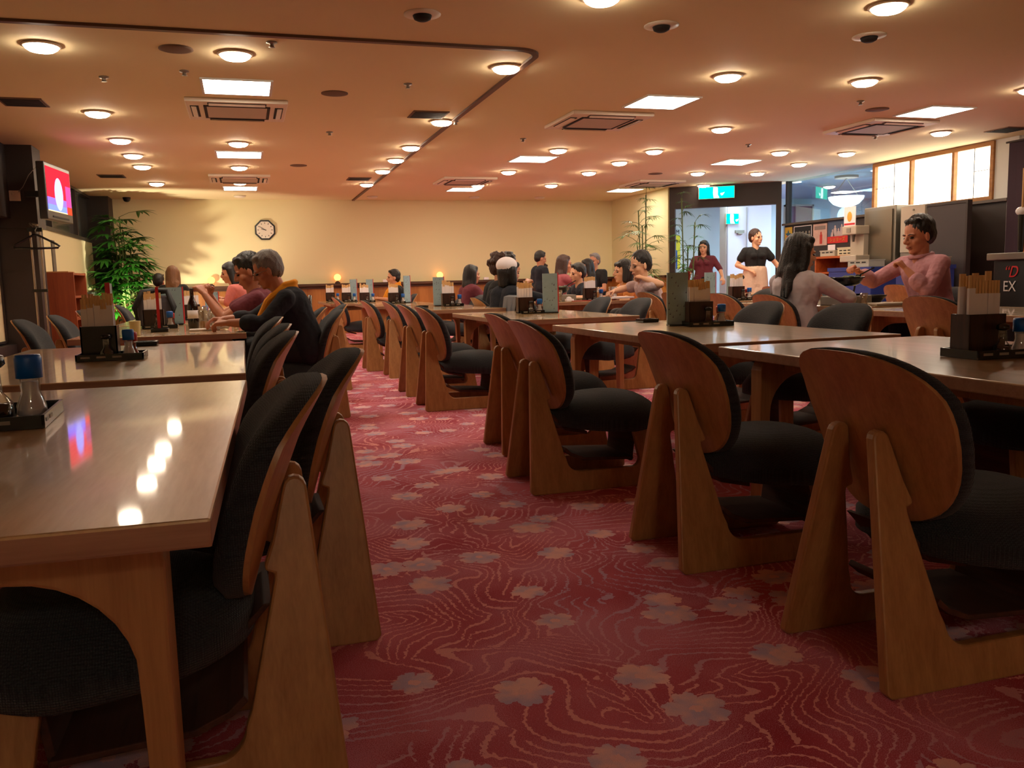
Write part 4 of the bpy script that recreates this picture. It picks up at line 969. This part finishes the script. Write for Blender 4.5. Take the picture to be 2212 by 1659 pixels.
# right row tables
TR=.656
condiments(2.36,2.23,T1,'on the nearest right table',.27,.17,rz=math.radians(-4),salt=True,n=10)
r=thing('sauce_dish','small black dish perched on the condiment tray of the nearest right table','dish',(2.42,2.10,T1+.125)); MB().lathe([(.02,0),(.045,.012),(.043,.014),(.001,.004)],18).build('bowl',M_black,r)
condiments(2.55,4.40,T1,'on the second right table',.26,.15,rz=math.radians(-12),red=True)
menu(2.42,4.52,T1,math.radians(-14),'on the second right table',.125,.31)
ashtray(2.47,5.02,T1,'on the second right table')
condiments(2.36,7.05,T1,'on the third right table',.21,.13,red=True); menu(2.53,7.02,T1,math.radians(-10),'on the third right table',.13,.34)
condiments(2.18,9.20,TR,'on the fourth right table',.22,.13); menu(2.08,9.45,TR,math.radians(0),'on the fourth right table',.12,.32); ashtray(1.80,9.0,TR,'on the fourth right table')
condiments(1.93,11.3,TR,'on the fifth right table',.20,.12,n=6); menu(2.10,11.5,TR,math.radians(40),'on the fifth right table',.12,.36)
condiments(1.72,12.6,TR,'at the near end of the last right table',.20,.12,n=6); menu(1.80,12.95,TR,0,'at the near end of last right table',.10,.33,)
condiments(1.55,13.4,TR,'in the middle of the last right table',.2,.12,n=6); menu(1.62,13.45,TR,math.radians(20),'in the middle of the last right table',.11,.34)
condiments(1.38,14.2,TR,'at the far end of the last right table',.2,.12,n=6); 
# couple's table: gas stove, hot pot, bowls, egg
T2=.661
r=thing('gas_stove','grey portable gas stove under the black pot of the couple','stove',(4.50,5.66,T2),math.radians(8))
MB().box(-.15,.15,-.12,.12,0,.075,bev=.01).build('body',M_steelg,r); mb=MB(); [mb.cone((.07*math.cos(q),.07*math.sin(q),.07),(.09*math.cos(q),.09*math.sin(q),.152),.005,.005) for q in (0,1.57,3.14,4.71)]
for i in range(4):
    a=i*PI/2+.4; mb.box(.04*math.cos(a)-.006,.13*math.cos(a)+.006 if False else .04*math.cos(a)+.006,-.1,.1,.075,.09)
mb.build('pan_support',M_black,r); MB().lathe([(.05,.075),(.04,.088),(.001,.09)],16).build('burner',M_black,r)
def pot(x,y,z,label,sc=1,content=None):
    r=thing('hot_pot',label,'pot',(x,y,z)); r.scale=(sc,)*3
    MB().lathe([(.07,0),(.11,.02),(.135,.065),(.138,.075),(.130,.072),(.105,.03),(.001,.02)],28).build('bowl',M_black,r)
    mb=MB()
    for s in (-1,1): mb.tube([(s*.13,-.03,.062),(s*.165,-.02,.072),(s*.165,.02,.072),(s*.13,.03,.062)],.007)
    mb.build('handle',M_black,r)
    mb=MB(); R=random.Random(4)
    for i in range(14): mb.sph((R.uniform(-.08,.08),R.uniform(-.08,.08),.066+R.uniform(-.008,.01)),(.028,.022,.016),8,6)
    mb.build('stew',mat('stew_greens','#59603a',.6) if 'stew_greens' not in bpy.data.materials else bpy.data.materials['stew_greens'],r,smooth=True)
    MB().sph((.08,-.05,.085),(.03,.02,.012)).cone((.08,-.05,.085),(.19,-.11,.15),.006,.006).build('ladle',M_black,r); return r
pot(4.50,5.66,T2+.150,'black iron hot pot between the couple',.92)
r=thing('black_bowl','round black serving bowl right of the hot pot','bowl',(4.76,5.66,T2+.012)); MB().lathe([(.05,0),(.095,.05),(.098,.062),(.09,.058),(.001,.012)],24).build('bowl',M_black,r)
tag(MB().lathe([(.08,0),(.10,.008),(.102,.011),(.001,.008)],24).build('white_plate',M_steell,None,loc=(4.76,5.66,T2)),'pale plate under the round black bowl','plate')
r=thing('ramekin','small black dish holding a white egg at the table corner','dish',(4.90,5.42,T2)); MB().lathe([(.03,0),(.052,.014),(.055,.018),(.001,.012)],20).build('dish',M_black,r)
tag(MB().sph((0,0,.02),(.024,.03,.022)).build('egg',bpy.data.materials['egg_shell'],None,smooth=True,loc=(4.89,5.42,T2+.014)),'white egg on the small black dish at the corner of the couple table','egg')
r=thing('small_bowl','small grey bowl at the corner of the couple table','bowl',(5.04,5.46,T2)); MB().lathe([(.03,0),(.05,.02),(.058,.034),(.053,.03),(.001,.008)],20).build('bowl',M_steell,r)
tag(MB().box(-.16,.16,-.09,.09,0,.02,bev=.006).build('serving_tray',M_steell,None,loc=(4.66,5.40,T2)),'long pale serving tray at the edge of the couple table','tray')
tumbler(4.42,5.36,T2,'low glass of pale drink at the near edge of the couple table',M_beer,.10,.026,.03,.2)
tag(MB().lathe([(.05,0),(.08,.012),(.001,.01)],20).build('side_plate',M_paper,None,loc=(4.42,5.60,T2)),'small white plate near the elbow of the long-haired woman','plate')
menu(4.42,6.2,T2,math.radians(70),'behind the hot pot of the couple',.16,.2,t=.02)
menu(4.72,8.1,T2,math.radians(5),'at the left of the small middle table',.13,.29); menu(4.98,8.1,T2,math.radians(10),'at the right of the small middle table',.13,.25)
condiments(4.85,7.7,T2,'on the small table between couple and group',.2,.12,n=6,red=True)
# group table
TG=.671
r=thing('gas_stove','black gas stove in the middle of the group table','stove',(3.45,9.30,TG)); MB().box(-.17,.17,-.14,.14,0,.07,bev=.01).build('body',M_steelg,r); MB().lathe([(.06,.07),(.05,.085),(.001,.086)],16).build('burner',M_black,r)
pot(3.45,9.30,TG+.086,'black hot pot on the stove of the group table',.95)
condiments(3.78,9.02,TG,'on the group table',.24,.14,n=8)
tumbler(3.32,8.92,TG,'clear water tumbler at the near edge of the group table',None,.13,.028,.036); tumbler(3.98,8.95,TG,'large clear jug-like glass beside the bob-haired woman',None,.15,.04,.05)
tumbler(2.98+.12,9.4,TG,'beer glass with foam on the left end of the group table',M_beer,.15,.03,.035,.6,foam=True); tumbler(4.12,9.72,TG,'beer glass at the far right of the group table',M_beer,.14,.03,.035,.6,foam=True)
tag(MB().box(-.04,.05,-.03,.03,0,.03,bev=.01).sph((0,0,.035),(.03,.025,.02)).build('crumpled_napkin',M_paper,None,loc=(3.42,8.88,TG)),'crumpled white napkin at the near edge of the group table','napkin')
tag(MB().box(-.28,.28,-.10,.10,0,.008).build('red_tray',mat('red_lacquer','#a02a22',.3),None,loc=(3.72,8.92,TG)),'flat red lacquer tray along the near edge of the group table','tray')
tag(MB().box(-.13,.13,-.07,.07,0,.022,bev=.004).build('white_book',M_paper,None,loc=(3.60,8.05,.66)),'white open booklet in front of the bespectacled man','book') if False else None
tag(MB().box(-.14,.14,-.08,.08,.008,.028,bev=.005).build('white_booklet',M_paper,None,loc=(4.03,8.87,TG+.009)),'white booklet on the group table in front of the bespectacled man','book')
for i,(x,y) in enumerate(((3.2,9.1),(3.75,9.4),(4.05,9.3),(3.2,9.65))):
    tag(MB().lathe([(.03,0),(.055,.02),(.058,.028),(.001,.01)],18).build('small_bowl',M_steell if i%2 else M_black,None,loc=(x,y,TG)),'small %s bowl on the group table, %s from the camera'%('grey' if i%2 else 'black',ORD[(0,2,1,3)[i]]),'bowl','small bowls on the group table')
# bag with handles on the chair behind the older man; jacket over a chair
r=thing('handbag','black handbag with tall handles standing on the chair behind the older man','bag',(.50,7.72,.42))
MB().box(-.16,.14,-.14,.14,0,.22,bev=.04).build('body',M_blackm,r)
MB().tube([(-.06,-.09,.2),(-.06,-.08,.36),(-.05,0,.43),(-.06,.08,.36),(-.06,.09,.2)],.018).tube([(.05,-.09,.2),(.04,-.08,.34),(.05,0,.40),(.04,.08,.34),(.05,.09,.2)],.018).build('handle',M_black,r)
MB().box(.06,.075,-.12,-.05,.16,.24,bev=.006).build('tag',mat('orange_tag','#c8401c',.5),r); MB().sph((.05,-.12,.26),.018).build('ring',M_steel,r)
r=thing('grey_jacket','grey jacket draped over the back of a chair by the curly-haired man','jacket',(2.50,8.05,0))
mb=MB(); n=10
for k in range(14):
    y0=-.2+k*.4/14; y1=y0+.4/14; d=.005*math.sin(k*1.1)
    mb.prism([(-.055+d,.40),(-.045+d,.62),(-.02,.76),(.03,.775),(.09,.74),(.13+d,.60),(.12+d,.60),(.085,.73),(.03,.762),(-.01,.75),(-.035+d,.62),(-.045+d,.40)],lambda a,b,t:(a,t,b),y0,y1)
mb.build('cloth',mat('grey_jacket_cloth','#6c7074',.9),r)
r=thing('backpack','dark bag with grey straps standing on the wall-side bench by the left tables','bag',(-.66,7.20,T1)); MB().box(-.13,.13,-.10,.10,0,.24,bev=.05).build('body',mat('grey_bag','#4a4650',.8),r)
MB().tube([(-.12,-.1,.02),(-.14,-.12,.15),(-.08,-.08,.27),(0,-.05,.28)],.022).tube([(.12,-.1,.02),(.14,-.12,.15),(.10,-.08,.27),(.03,-.05,.27)],.022).build('strap',M_blackm,r)
# uplight fixtures at the plants
for i,(x,y,l) in enumerate(((-1.72,14.75,'before the left palm'),(6.75,13.75,'beside the entrance palm'))):
    r=thing('floor_uplight','black spotlight fixture on the floor '+l,'lamp',(x,y,0)); MB().cyl((0,0,.01),.08,.02).cyl((0,0,.12),.012,.22).build('stand',M_black,r); MB().cone((0,0,.2),(0,.0,.33),.045,.06,18).build('lamp_head',M_black,r)
# ================================================================ people
def fused(mb,name,mats,parent,voxel,it=4,fac=.5):
    """overlapping solids -> one continuous smooth skin"""
    me=mb.mesh(name+'_raw',[]); o=bpy.data.objects.new('tmp',me); COL.objects.link(o)
    m=o.modifiers.new('r','REMESH'); m.mode='VOXEL'; m.voxel_size=voxel; m.use_smooth_shade=True
    s=o.modifiers.new('s','SMOOTH'); s.factor=fac; s.iterations=it
    dg=bpy.context.evaluated_depsgraph_get(); dg.update()
    n=bpy.data.meshes.new_from_object(o.evaluated_get(dg)); n.name=name
    bpy.data.objects.remove(o); bpy.data.meshes.remove(me)
    n.materials.clear()
    for x in (mats if isinstance(mats,(list,tuple)) else [mats]): n.materials.append(x)
    for p in n.polygons: p.use_smooth=True
    q=bpy.data.objects.new(name,n); COL.objects.link(q); q.parent=parent; return q
def hand(mb,wr,el,side,curl=.5,k=1.0,pn=None):
    d=(wr-el).normalized(); n=Vector(pn) if pn else Vector((0,0,-1)); n=(n-d*n.dot(d))
    n=n.normalized() if n.length>.1 else d.orthogonal().normalized()
    s=d.cross(n).normalized()*side
    for i in (-1,-.33,.33,1): mb.cap(wr+d*.005*k,wr+d*.082*k+s*.027*i*k,.019*k,.0145*k,8)
    for i,L_ in ((-1.5,.062),(-.5,.074),(.5,.080),(1.5,.072)):
        b=wr+d*.085*k+s*.019*i*k; a1=curl*.9; p1=b+(d*math.cos(a1)+n*math.sin(a1))*L_*.48*k
        a2=curl*2.0; p2=p1+(d*math.cos(a2)+n*math.sin(a2))*L_*.34*k; a3=curl*2.9; p3=p2+(d*math.cos(a3)+n*math.sin(a3))*L_*.26*k
        mb.cap(b,p1,.0092*k,.0086*k,8); mb.cap(p1,p2,.0086*k,.0078*k,8); mb.cap(p2,p3,.0078*k,.0068*k,8)
    t0=wr+d*.02*k+s*.022*k; t1=wr+d*.055*k+s*.050*k+n*.018*k; t2=t1+(d*.7+n*.5-s*.15).normalized()*.034*k
    mb.cap(t0,t1,.014*k,.0105*k,8); mb.cap(t1,t2,.0105*k,.0085*k,8)
def V(*a): return Vector(a)
def person(label,x,y,face,zt,seat=.40,hx=.10,hs=1.0,yaw=0,pitch=0,roll=0,hair='short',hm=None,skin=None,shirt=None,sleeve='short',pants=None,arms=None,vox=.013,
           nf=.82,female=False,towel=False,glasses=False,cap=False,stand=False,legs=None,build=1.0,collar=False,skirt=None,group=None,curl=.5,apron=None,hy=0):
    """face: heading in degrees (0 looks along +X); zt: height of the crown; seat: seat height"""
    r=thing('person',label,'person',(x,y,0),math.radians(face),group); skin=skin or M_skin; hm=hm or M_hairk
    k=hs; pz=(seat+.10) if not stand else .88*zt/1.62
    Nb=V(hx*nf,hy*.6,zt-.275*k); P=V(0,0,pz); W=P.lerp(Nb,.42)+V(-.02 if not stand else 0,0,0); Cc=P.lerp(Nb,.78)+V(-.015,0,0)
    Rh=Euler((math.radians(roll),math.radians(pitch),math.radians(yaw)),'XYZ').to_matrix()
    Hc=V(hx,hy,zt-.128*k)
    def H(a,b,c): return Hc+Rh@V(a*k,b*k,c*k)
    shw=(.155 if female else .18)*build; f=.9 if female else 1.0
    S={s:Nb+V(-.015,s*shw,-.045) for s in (-1,1)}
    arms=arms or {}
    A={}
    for s in (-1,1):
        e,h=arms.get(s,(V(.16,s*.25,pz+.16),V(.36,s*.12,pz+.19)))
        A[s]=(V(*e),V(*h))
    if legs is None:
        if stand: L_={s:[V(0,s*.09,pz-.02),V(.02,s*.09,.48*pz/.88),V(0,s*.09,.09),V(.12,s*.10,.035)] for s in (-1,1)}
        else: L_={s:[V(0,s*.09,pz-.02),V(.42,s*.11,pz-.0),V(.38,s*.11,.09),V(.50,s*.12,.035)] for s in (-1,1)}
    else: L_={s:[V(*p) for p in legs[s]] for s in (-1,1)}
    def torso(mb,inf=0):
        b=build
        for s in (-1,1):
            mb.cap(P+V(0,s*.075,0),W+V(0,s*.055*f,0),.108*b+inf,.098*b*f+inf,14)
            mb.cap(W+V(0,s*.055*f,0),Cc+V(0,s*.070*f,0),.098*b*f+inf,.108*b+inf,14)
            mb.cap(Cc+V(0,s*.06,.0),Nb+V(-.02,s*.06,-.06),.104*b+inf,.068*b+inf,14)
            mb.cap(Nb+V(-.02,s*.05,-.045),S[s],.056*b+inf,.050*b+inf,12)
            if female: mb.sph(Cc+V(.085,s*.065,-.02),(.05+inf,.058,.055),12,8)
    def sleeve_(mb,s,inf,frac):
        e,h=A[s]; mb.cap(S[s],e,.050*build+inf,.040*build+inf,12) if frac>=1 else mb.cap(S[s],S[s].lerp(e,frac),.052*build+inf,.047*build+inf*1.6,12)
        if frac>1: mb.cap(e,e.lerp(h,frac-1),.040*build+inf,.031*build+inf*1.3,12)
    body=MB(); torso(body,-.006)
    body.cap(Nb+V(0,0,-.03),Hc+Rh@V(-.015*k,0,-.05*k),.052*build,.050*k,12)
    for s in (-1,1):
        e,h=A[s]; wr=e+(h-e)*(1-.085/max(.15,(h-e).length))
        body.cap(S[s],e,.044*build,.036*build,12); body.cap(e,e.lerp(wr,.3),.037*build,.038*build,12); body.cap(e.lerp(wr,.3),wr,.038*build,.025,12)
        hand(body,wr,e,-s if True else s,curl if not isinstance(curl,dict) else curl[s],1.0,pn=(0,-s*.35,-1) if abs((wr-e).normalized().z)<.8 else (0,-s,0))
        l=L_[s]; body.cap(l[0],l[1],.078*build,.055*build,12); body.cap(l[1],l[2],.053*build,.034*build,12); body.cap(l[2]+V(-.02,0,-.04),l[3],.036,.030,10)
    # head
    body.sph(H(-.012,0,.030),(.093*k,.076*k,.096*k),20,14,rot=Rh); body.sph(H(.018,0,-.030),(.066*k,.060*k,.082*k),18,12,rot=Rh)
    body.sph(H(.030,0,-.080),(.045*k,.043*k,.035*k),12,8,rot=Rh); body.sph(H(.058,0,-.095),(.020*k,.024*k,.018*k),10,8,rot=Rh)
    for s in (-1,1):
        body.sph(H(.045,s*.040,-.028),(.030*k,.024*k,.026*k),10,8,rot=Rh); body.sph(H(-.008,s*.077,-.012),(.016*k,.009*k,.030*k),10,8,rot=Rh)
        body.sph(H(.068,s*.030,.016),(.018*k,.026*k,.010*k),8,6,rot=Rh)
    body.cap(H(.080,0,.012),H(.100,0,-.026),.010*k,.014*k,10); body.sph(H(.090,.012,-.032),.010*k,8,6); body.sph(H(.090,-.012,-.032),.010*k,8,6)
    body.sph(H(.078,0,-.057),(.014*k,.026*k,.008*k),10,6,rot=Rh); body.sph(H(.074,0,-.070),(.014*k,.022*k,.008*k),10,6,rot=Rh)
    fused(body,'body',skin,r,vox*(.62 if vox<.010 else .8),2,.4)
    for s in (-1,1):
        MB().sph(H(.072,s*.031,-.003),(.012*k,.014*k,.0065*k),10,8,rot=Rh).build('eye',M_eye,r,smooth=True)
        MB().tube([H(.083,s*.014,.017),H(.084,s*.032,.022),H(.074,s*.050,.016)],.0035*k,6).build('eyebrow',hm if hm is not M_hairg else M_hairg,r)
    MB().sph(H(.084,0,-.0635),(.011*k,.023*k,.0055*k),10,6,rot=Rh).build('mouth',M_lip,r,smooth=True)
    # hair
    hb=MB(); R=random.Random(int(abs(x*100+y*10)))
    if hair!='none':
        hb.sph(H(-.024,0,.046),(.098*k,.084*k,.094*k),20,14,rot=Rh); hb.sph(H(-.050,0,.005),(.068*k,.080*k,.080*k),16,12,rot=Rh)
    if hair=='receding': pass
    if hair in('short','grey'): 
        for i in range(14):
            a=R.uniform(-.9,.9); hb.sph(H(.045+.012*R.random()-.02*abs(a),a*.06,.098+R.uniform(-.006,.01)),(.022*k,.02*k,.014*k),8,6,rot=Rh)
    if hair=='curly':
        for i in range(60):
            a=R.uniform(0,2*PI); b=R.uniform(-.3,1.3); hb.sph(H(-.02+.10*math.cos(a)*math.cos(b),.092*math.sin(a)*math.cos(b),.05+.105*math.sin(b)),R.uniform(.018,.03)*k,8,6) if not(math.cos(a)>.55 and b<.6) else None
    if hair=='bob':
        for s in (-1,1): hb.cap(H(-.02,s*.062,.03),H(-.005,s*.070,-.085),.042*k,.034*k,12)
        hb.cap(H(-.055,0,.02),H(-.055,0,-.09),.072*k,.060*k,14); hb.cap(H(.055,-.04,.075),H(.055,.04,.075),.026*k,.026*k,10)
    if hair in('long','longwave'):
        for s in (-1,1):
            hb.cap(H(-.01,s*.060,.04),H(-.01,s*.076,-.06),.040*k,.032*k,12); hb.cap(H(-.01,s*.076,-.06),H(-.03,s*.085,-.20),.032*k,.022*k,12)
            if hair=='longwave': hb.cap(H(-.03,s*.085,-.2),H(.02,s*.09,-.31),.022*k,.012*k,10)
        hb.cap(H(-.05,0,.02),H(-.075,0,-.12),.078*k,.070*k,14); hb.cap(H(-.075,.035,-.12),H(-.090,.055,-.23),.060*k,.046*k,12); hb.cap(H(-.075,-.035,-.12),H(-.090,-.055,-.23),.060*k,.046*k,12); [hb.cap(H(-.10,q*.024,-.20),H(-.125,q*.034,-.31-.03*math.sin(q*2.3)),.030*k,.010*k,8) for q in (-3,-2,-1,0,1,2,3)]
        hb.cap(H(.04,-.035,.09),H(.055,.045,.075),.028*k,.022*k,10)
    if hair=='bun': hb.sph(H(-.10,0,.03),.035*k,12,8)
    if hair!='none':
        ho=fused(hb,'hair',hm,r,.008 if vox<.01 else .011,3)
        from mathutils import noise as NZ
        lg=hair in('long','longwave','bob'); amp=.007 if vox<.01 else .005
        for v in ho.data.vertices:
            q=v.co-Hc; a=math.atan2(q.y,q.x+.02)
            t=NZ.noise(V(a*9,q.z*(6 if lg else 26),q.x*8)); v.co+=v.normal*amp*t
    # clothes
    if shirt:
        sh=MB(); torso(sh,.010)
        fr={'short':.55,'elbow':1.05,'long':1.86,'roll':1.35,'none':.1}[sleeve]
        for s in (-1,1):
            sleeve_(sh,s,.010,fr)
            if sleeve=='roll': e,h=A[s]; sh.cap(e.lerp(h,.26),e.lerp(h,.36),.056*build,.054*build,12)
        o=fused(sh,'shirt',shirt,r,vox,5)
        if collar:
            MB().tube([Nb+V((.060*math.cos(a)*1.15)*build-.005,.070*build*math.sin(a),.010+.034*(1-math.cos(a))/2) for a in [lerp(-2.9,2.9,i/14) for i in range(15)]],.016,8).build('collar',shirt,r)
        if glasses is not None: pass
    pm=MB(); inf=.012
    if skirt:
        pm.cap(P+V(.005,.05,.10),P+V(0,.05,-.35),.130,.17,16); pm.cap(P+V(.005,-.05,.10),P+V(0,-.05,-.35),.130,.17,16); fused(pm,'skirt',skirt,r,.012,4)
        pm=MB()
    for s in (-1,1):
        l=L_[s]; pm.cap(l[0]+V(0,-s*.02,0),l[1],.088*build+inf,.060*build+inf,12); pm.cap(l[1],l[2],.060*build+inf,.044*build+inf,12); pm.cap(P+V(0,s*.06,0),P+V(0,-s*.06,.02),.11*build+inf*.5,.11*build+inf*.5,12)
    fused(pm,'trousers',pants or M_blackm,r,max(vox,.011),4)
    for s in (-1,1):
        l=L_[s]; MB().cap(l[2]+V(-.03,0,-.05),l[3],.042,.035,10).build('shoe',M_blackm,r,smooth=True)
    if towel:
        tw=MB(); pts=[Nb+V(.14,.085,-.17),Nb+V(.09,.09,-.07),Nb+V(.0,.095,.01),Nb+V(-.06,.065,.025),Nb+V(-.075,0,.03),Nb+V(-.06,-.065,.025),Nb+V(.0,-.095,.01),Nb+V(.09,-.09,-.07),Nb+V(.14,-.085,-.17)]
        for a,b in zip(pts,pts[1:]): tw.cap(a,b,.036,.036,10); tw.cap(a+V(-.014,0,.036),b+V(-.014,0,.036),.022,.022,8); tw.cap(a+V(-.02,0,-.03)*1.0,b+V(-.02,0,-.03),.030,.030,8)
        fused(tw,'towel',mat('yellow_towel','#e8961c',.95,bump=.4,bscale=300) if 'yellow_towel' not in bpy.data.materials else bpy.data.materials['yellow_towel'],r,.008,3)
    if glasses:
        g=MB()
        for s in (-1,1):
            g.tube([H(.094,s*(.032+.021*math.cos(a)),-.004+.016*math.sin(a)) for a in [i*PI/5 for i in range(11)]],.0018,6); g.tube([H(.092,s*.054,.002),H(.04,s*.078,.004),H(-.005,s*.080,.0)],.0018,6)
        g.tube([H(.096,-.011,0),H(.098,.011,0)],.0018,6).build('glasses',M_steel,r)
    if cap:
        c_=MB(); c_.sph(H(-.03,0,.072),(.104*k,.090*k,.078*k),18,12,rot=Rh); fused(c_,'white_cap',M_paper,r,.009,2)
    return r
M_navy=mat('navy_cloth','#161b26',.9,bump=.3,bscale=14); M_maroon=mat('maroon_cloth','#6a2c38',.9,bump=.3,bscale=14); M_pinks=mat('salmon_cloth','#c06a62',.9,bump=.3,bscale=14)
M_rosesh=mat('rose_shirt_cloth','#ae7a82',.85,bump=.6,bscale=11); M_greysw=mat('grey_blue_sweater','#c0b6bc',.9,bump=.5,bscale=10); M_plaid=mat('pale_pink_shirt','#cdb6b8',.85,bump=.4,bscale=12,var=.12,vscale=40)
M_blk=mat('black_cloth','#141416',.85,bump=.3,bscale=12); M_org=mat('orange_cloth','#c98040',.9); M_beige=mat('beige_apron','#d6b9a2',.85,bump=.4,bscale=10); M_jean=mat('dark_denim','#1c2230',.85); M_wht=mat('white_cloth','#b9b4b4',.85); M_rose=mat('dusty_rose_cloth','#9c5058',.9,bump=.3,bscale=14)
# left diners
person('older grey-haired man in navy with a yellow towel round his neck',.40,6.12,180,1.155,.40,hx=.24,hs=1.0,nf=.62,yaw=0,pitch=20,hair='short',hm=M_hairg,skin=M_skin2,shirt=M_navy,sleeve='roll',pants=M_blk,vox=.0085,build=1.08,
    arms={-1:((.34,-.24,.70),(.62,-.10,.70)),1:((.28,.26,.68),(.58,.14,.690))},towel=True,glasses=True,curl={-1:.55,1:.7})
person('dark-haired man in a maroon shirt behind the older man, hand raised to his mouth',.22,6.98,180,1.180,.40,hx=.18,hs=1.10,pitch=20,hair='short',skin=M_skin2,shirt=M_maroon,sleeve='short',pants=M_blk,vox=.009,
    arms={-1:((.40,-.20,.70),(.50,-.06,.93)),1:((.38,.22,.69),(.54,.10,.93))},curl=.9,build=1.02)
person('woman with shoulder-length dark hair in a salmon top at the left, turned away',.12,10.75,165,1.215,.40,hx=.28,hs=1.0,yaw=20,pitch=8,hair='long',shirt=M_pinks,sleeve='elbow',female=True,arms={-1:((.26,-.24,.74),(.46,-.12,.80)),1:((.26,.22,.74),(.46,.12,.78))})
person('person with long light brown hair at the far left table',-1.02,13.9,80,1.26,.40,hx=.08,hs=1.05,hair='long',hm=M_hairl,shirt=M_blk,female=True)
person('black-haired person half hidden left of the light-brown-haired one',-1.28,14.45,70,1.16,.40,hx=.08,hair='short',shirt=M_maroon)
person('man with a yellow towel round his neck sitting alone by the back wall',2.34,13.55,182,1.135,.40,hx=.08,hs=1.0,hair='short',shirt=M_blk,sleeve='short',towel=True,arms={-1:((.18,-.24,.66),(.38,-.12,.70)),1:((.18,.24,.66),(.38,.12,.70))})
# group at the far middle table
person('person with dark hair in maroon behind the curly-haired man in black',2.75,10.85,10,1.13,.40,hx=.10,hair='long',shirt=M_maroon,female=True)
person('curly-haired man with glasses in a black tee',2.62,9.20,5,1.20,.40,hx=.12,hs=1.1,yaw=-10,hair='curly',hm=M_hairb,shirt=M_blk,glasses=True,vox=.0095,arms={-1:((.22,-.27,.80),(.42,-.10,.92)),1:((.28,.22,.76),(.48,.10,.86))})
person('black-haired diner in a white cap and navy top',2.50,8.35,35,1.135,.40,hx=.12,hs=1.12,yaw=-15,hair='bob',shirt=M_navy,sleeve='long',cap=True,vox=.0095,arms={-1:((.30,-.24,.74),(.52,-.08,.74)),1:((.22,.27,.74),(.50,.18,.78))})
person('diner with bushy curly black hair behind the white-capped one',3.02,10.08,-20,1.225,.40,hx=.10,hs=1.1,hair='curly',shirt=M_wht,sleeve='elbow')
person('waiter in dark clothes standing at the far table, bending his head',4.85,14.0,10,1.405,stand=True,hx=.04,hs=1.0,yaw=-10,pitch=12,hair='short',shirt=M_navy,sleeve='long',arms={-1:((.02,-.25,.95),(.14,-.24,.72)),1:((.02,.25,.95),(.14,.24,.72))})
person('woman with dark hair in a dusty rose top reaching right',4.44,12.1,-5,1.275,.40,hx=.16,hs=1.1,yaw=-5,hair='long',hm=M_hairb,shirt=M_rose,sleeve='elbow',female=True,build=1.12,arms={-1:((.34,-.22,.84),(.56,-.10,.76)),1:((.34,.22,.84),(.56,.12,.76))})
person('small dark-haired head seen between waiter and woman in rose',5.45,15.6,-60,1.235,.40,hx=.05,hair='bob',shirt=M_blk)
person('smiling dark-haired man in navy facing left behind the hot pot',4.40,10.75,185,1.125,.40,hx=.14,hs=1.08,pitch=5,hair='short',shirt=M_navy,sleeve='short',skin=M_skin3)
person('woman with long straight black hair facing left near the back',5.42,13.1,175,1.235,.40,hx=.06,hs=1.05,hair='longwave',shirt=M_blk,female=True,sleeve='long')
person('grey-haired man in black facing us near the back wall corner',6.05,14.3,215,1.36,.46,hx=.08,hs=1.08,hair='short',hm=M_hairg,shirt=M_blk)
person('black bob-haired woman in an orange top facing left at the group table',4.50,9.60,178,1.135,.40,hx=.10,hs=1.14,hair='bob',shirt=M_org,sleeve='short',female=True,vox=.0095,skin=M_skin3)
person('bespectacled man in a pale pink shirt with one elbow raised',4.22,8.35,170,1.195,.42,hx=.18,hs=1.16,yaw=14,pitch=10,hair='receding',shirt=M_plaid,sleeve='short',collar=True,glasses=True,vox=.0085,build=1.05,skin=M_skin3,
    arms={1:((.06,.34,.84),(.24,.12,.93)),-1:((.30,-.22,.80),(.50,-.12,.76))},curl=1.0)
# couple at the right
person('woman with long dark hair in a grey sweater, at the hot pot',4.00,5.62,22,1.215,.41,hx=.08,hs=1.16,yaw=-28,pitch=6,hair='longwave',hm=M_hairk,shirt=M_greysw,sleeve='long',pants=M_jean,female=True,vox=.0085,build=1.16,
    arms={-1:((.20,-.33,.73),(.42,-.22,.71)),1:((.22,.28,.74),(.44,.10,.76))})
person('man in a rolled-sleeve rose pink shirt eating at the hot pot',5.62,5.95,176,1.375,.42,hx=.17,hs=1.30,yaw=0,pitch=10,hair='short',shirt=M_rosesh,sleeve='roll',pants=M_jean,collar=True,vox=.0085,build=1.28,skin=M_skin2,
    arms={1:((.28,.27,.745),(.42,.10,.99)),-1:((.40,-.27,.83),(.66,-.20,.96))},curl={1:1.1,-1:.95})
# standing staff at the entrance
person('waitress with long black hair in a maroon blouse standing left in the doorway',7.72,13.45,232,1.525,stand=True,hx=.04,hs=1.0,yaw=-6,hair='longwave',shirt=M_maroon,sleeve='elbow',pants=M_blk,female=True,
    arms={-1:((.02,-.24,1.00),(.10,-.27,.78)),1:((.04,.28,1.02),(.18,.36,.82))},skin=M_skin3)
person('woman with tied-back hair in a black tee and beige apron walking',7.36,11.32,258,1.59,stand=True,hx=.03,hs=1.02,yaw=30,hair='bun',hm=M_hairb,shirt=M_blk,sleeve='short',pants=M_blk,female=True,skirt=M_beige,
    arms={-1:((-.02,-.27,1.06),(.14,-.08,.96)),1:((.04,.30,1.08),(.12,.44,.88))},skin=M_skin3,vox=.0095)
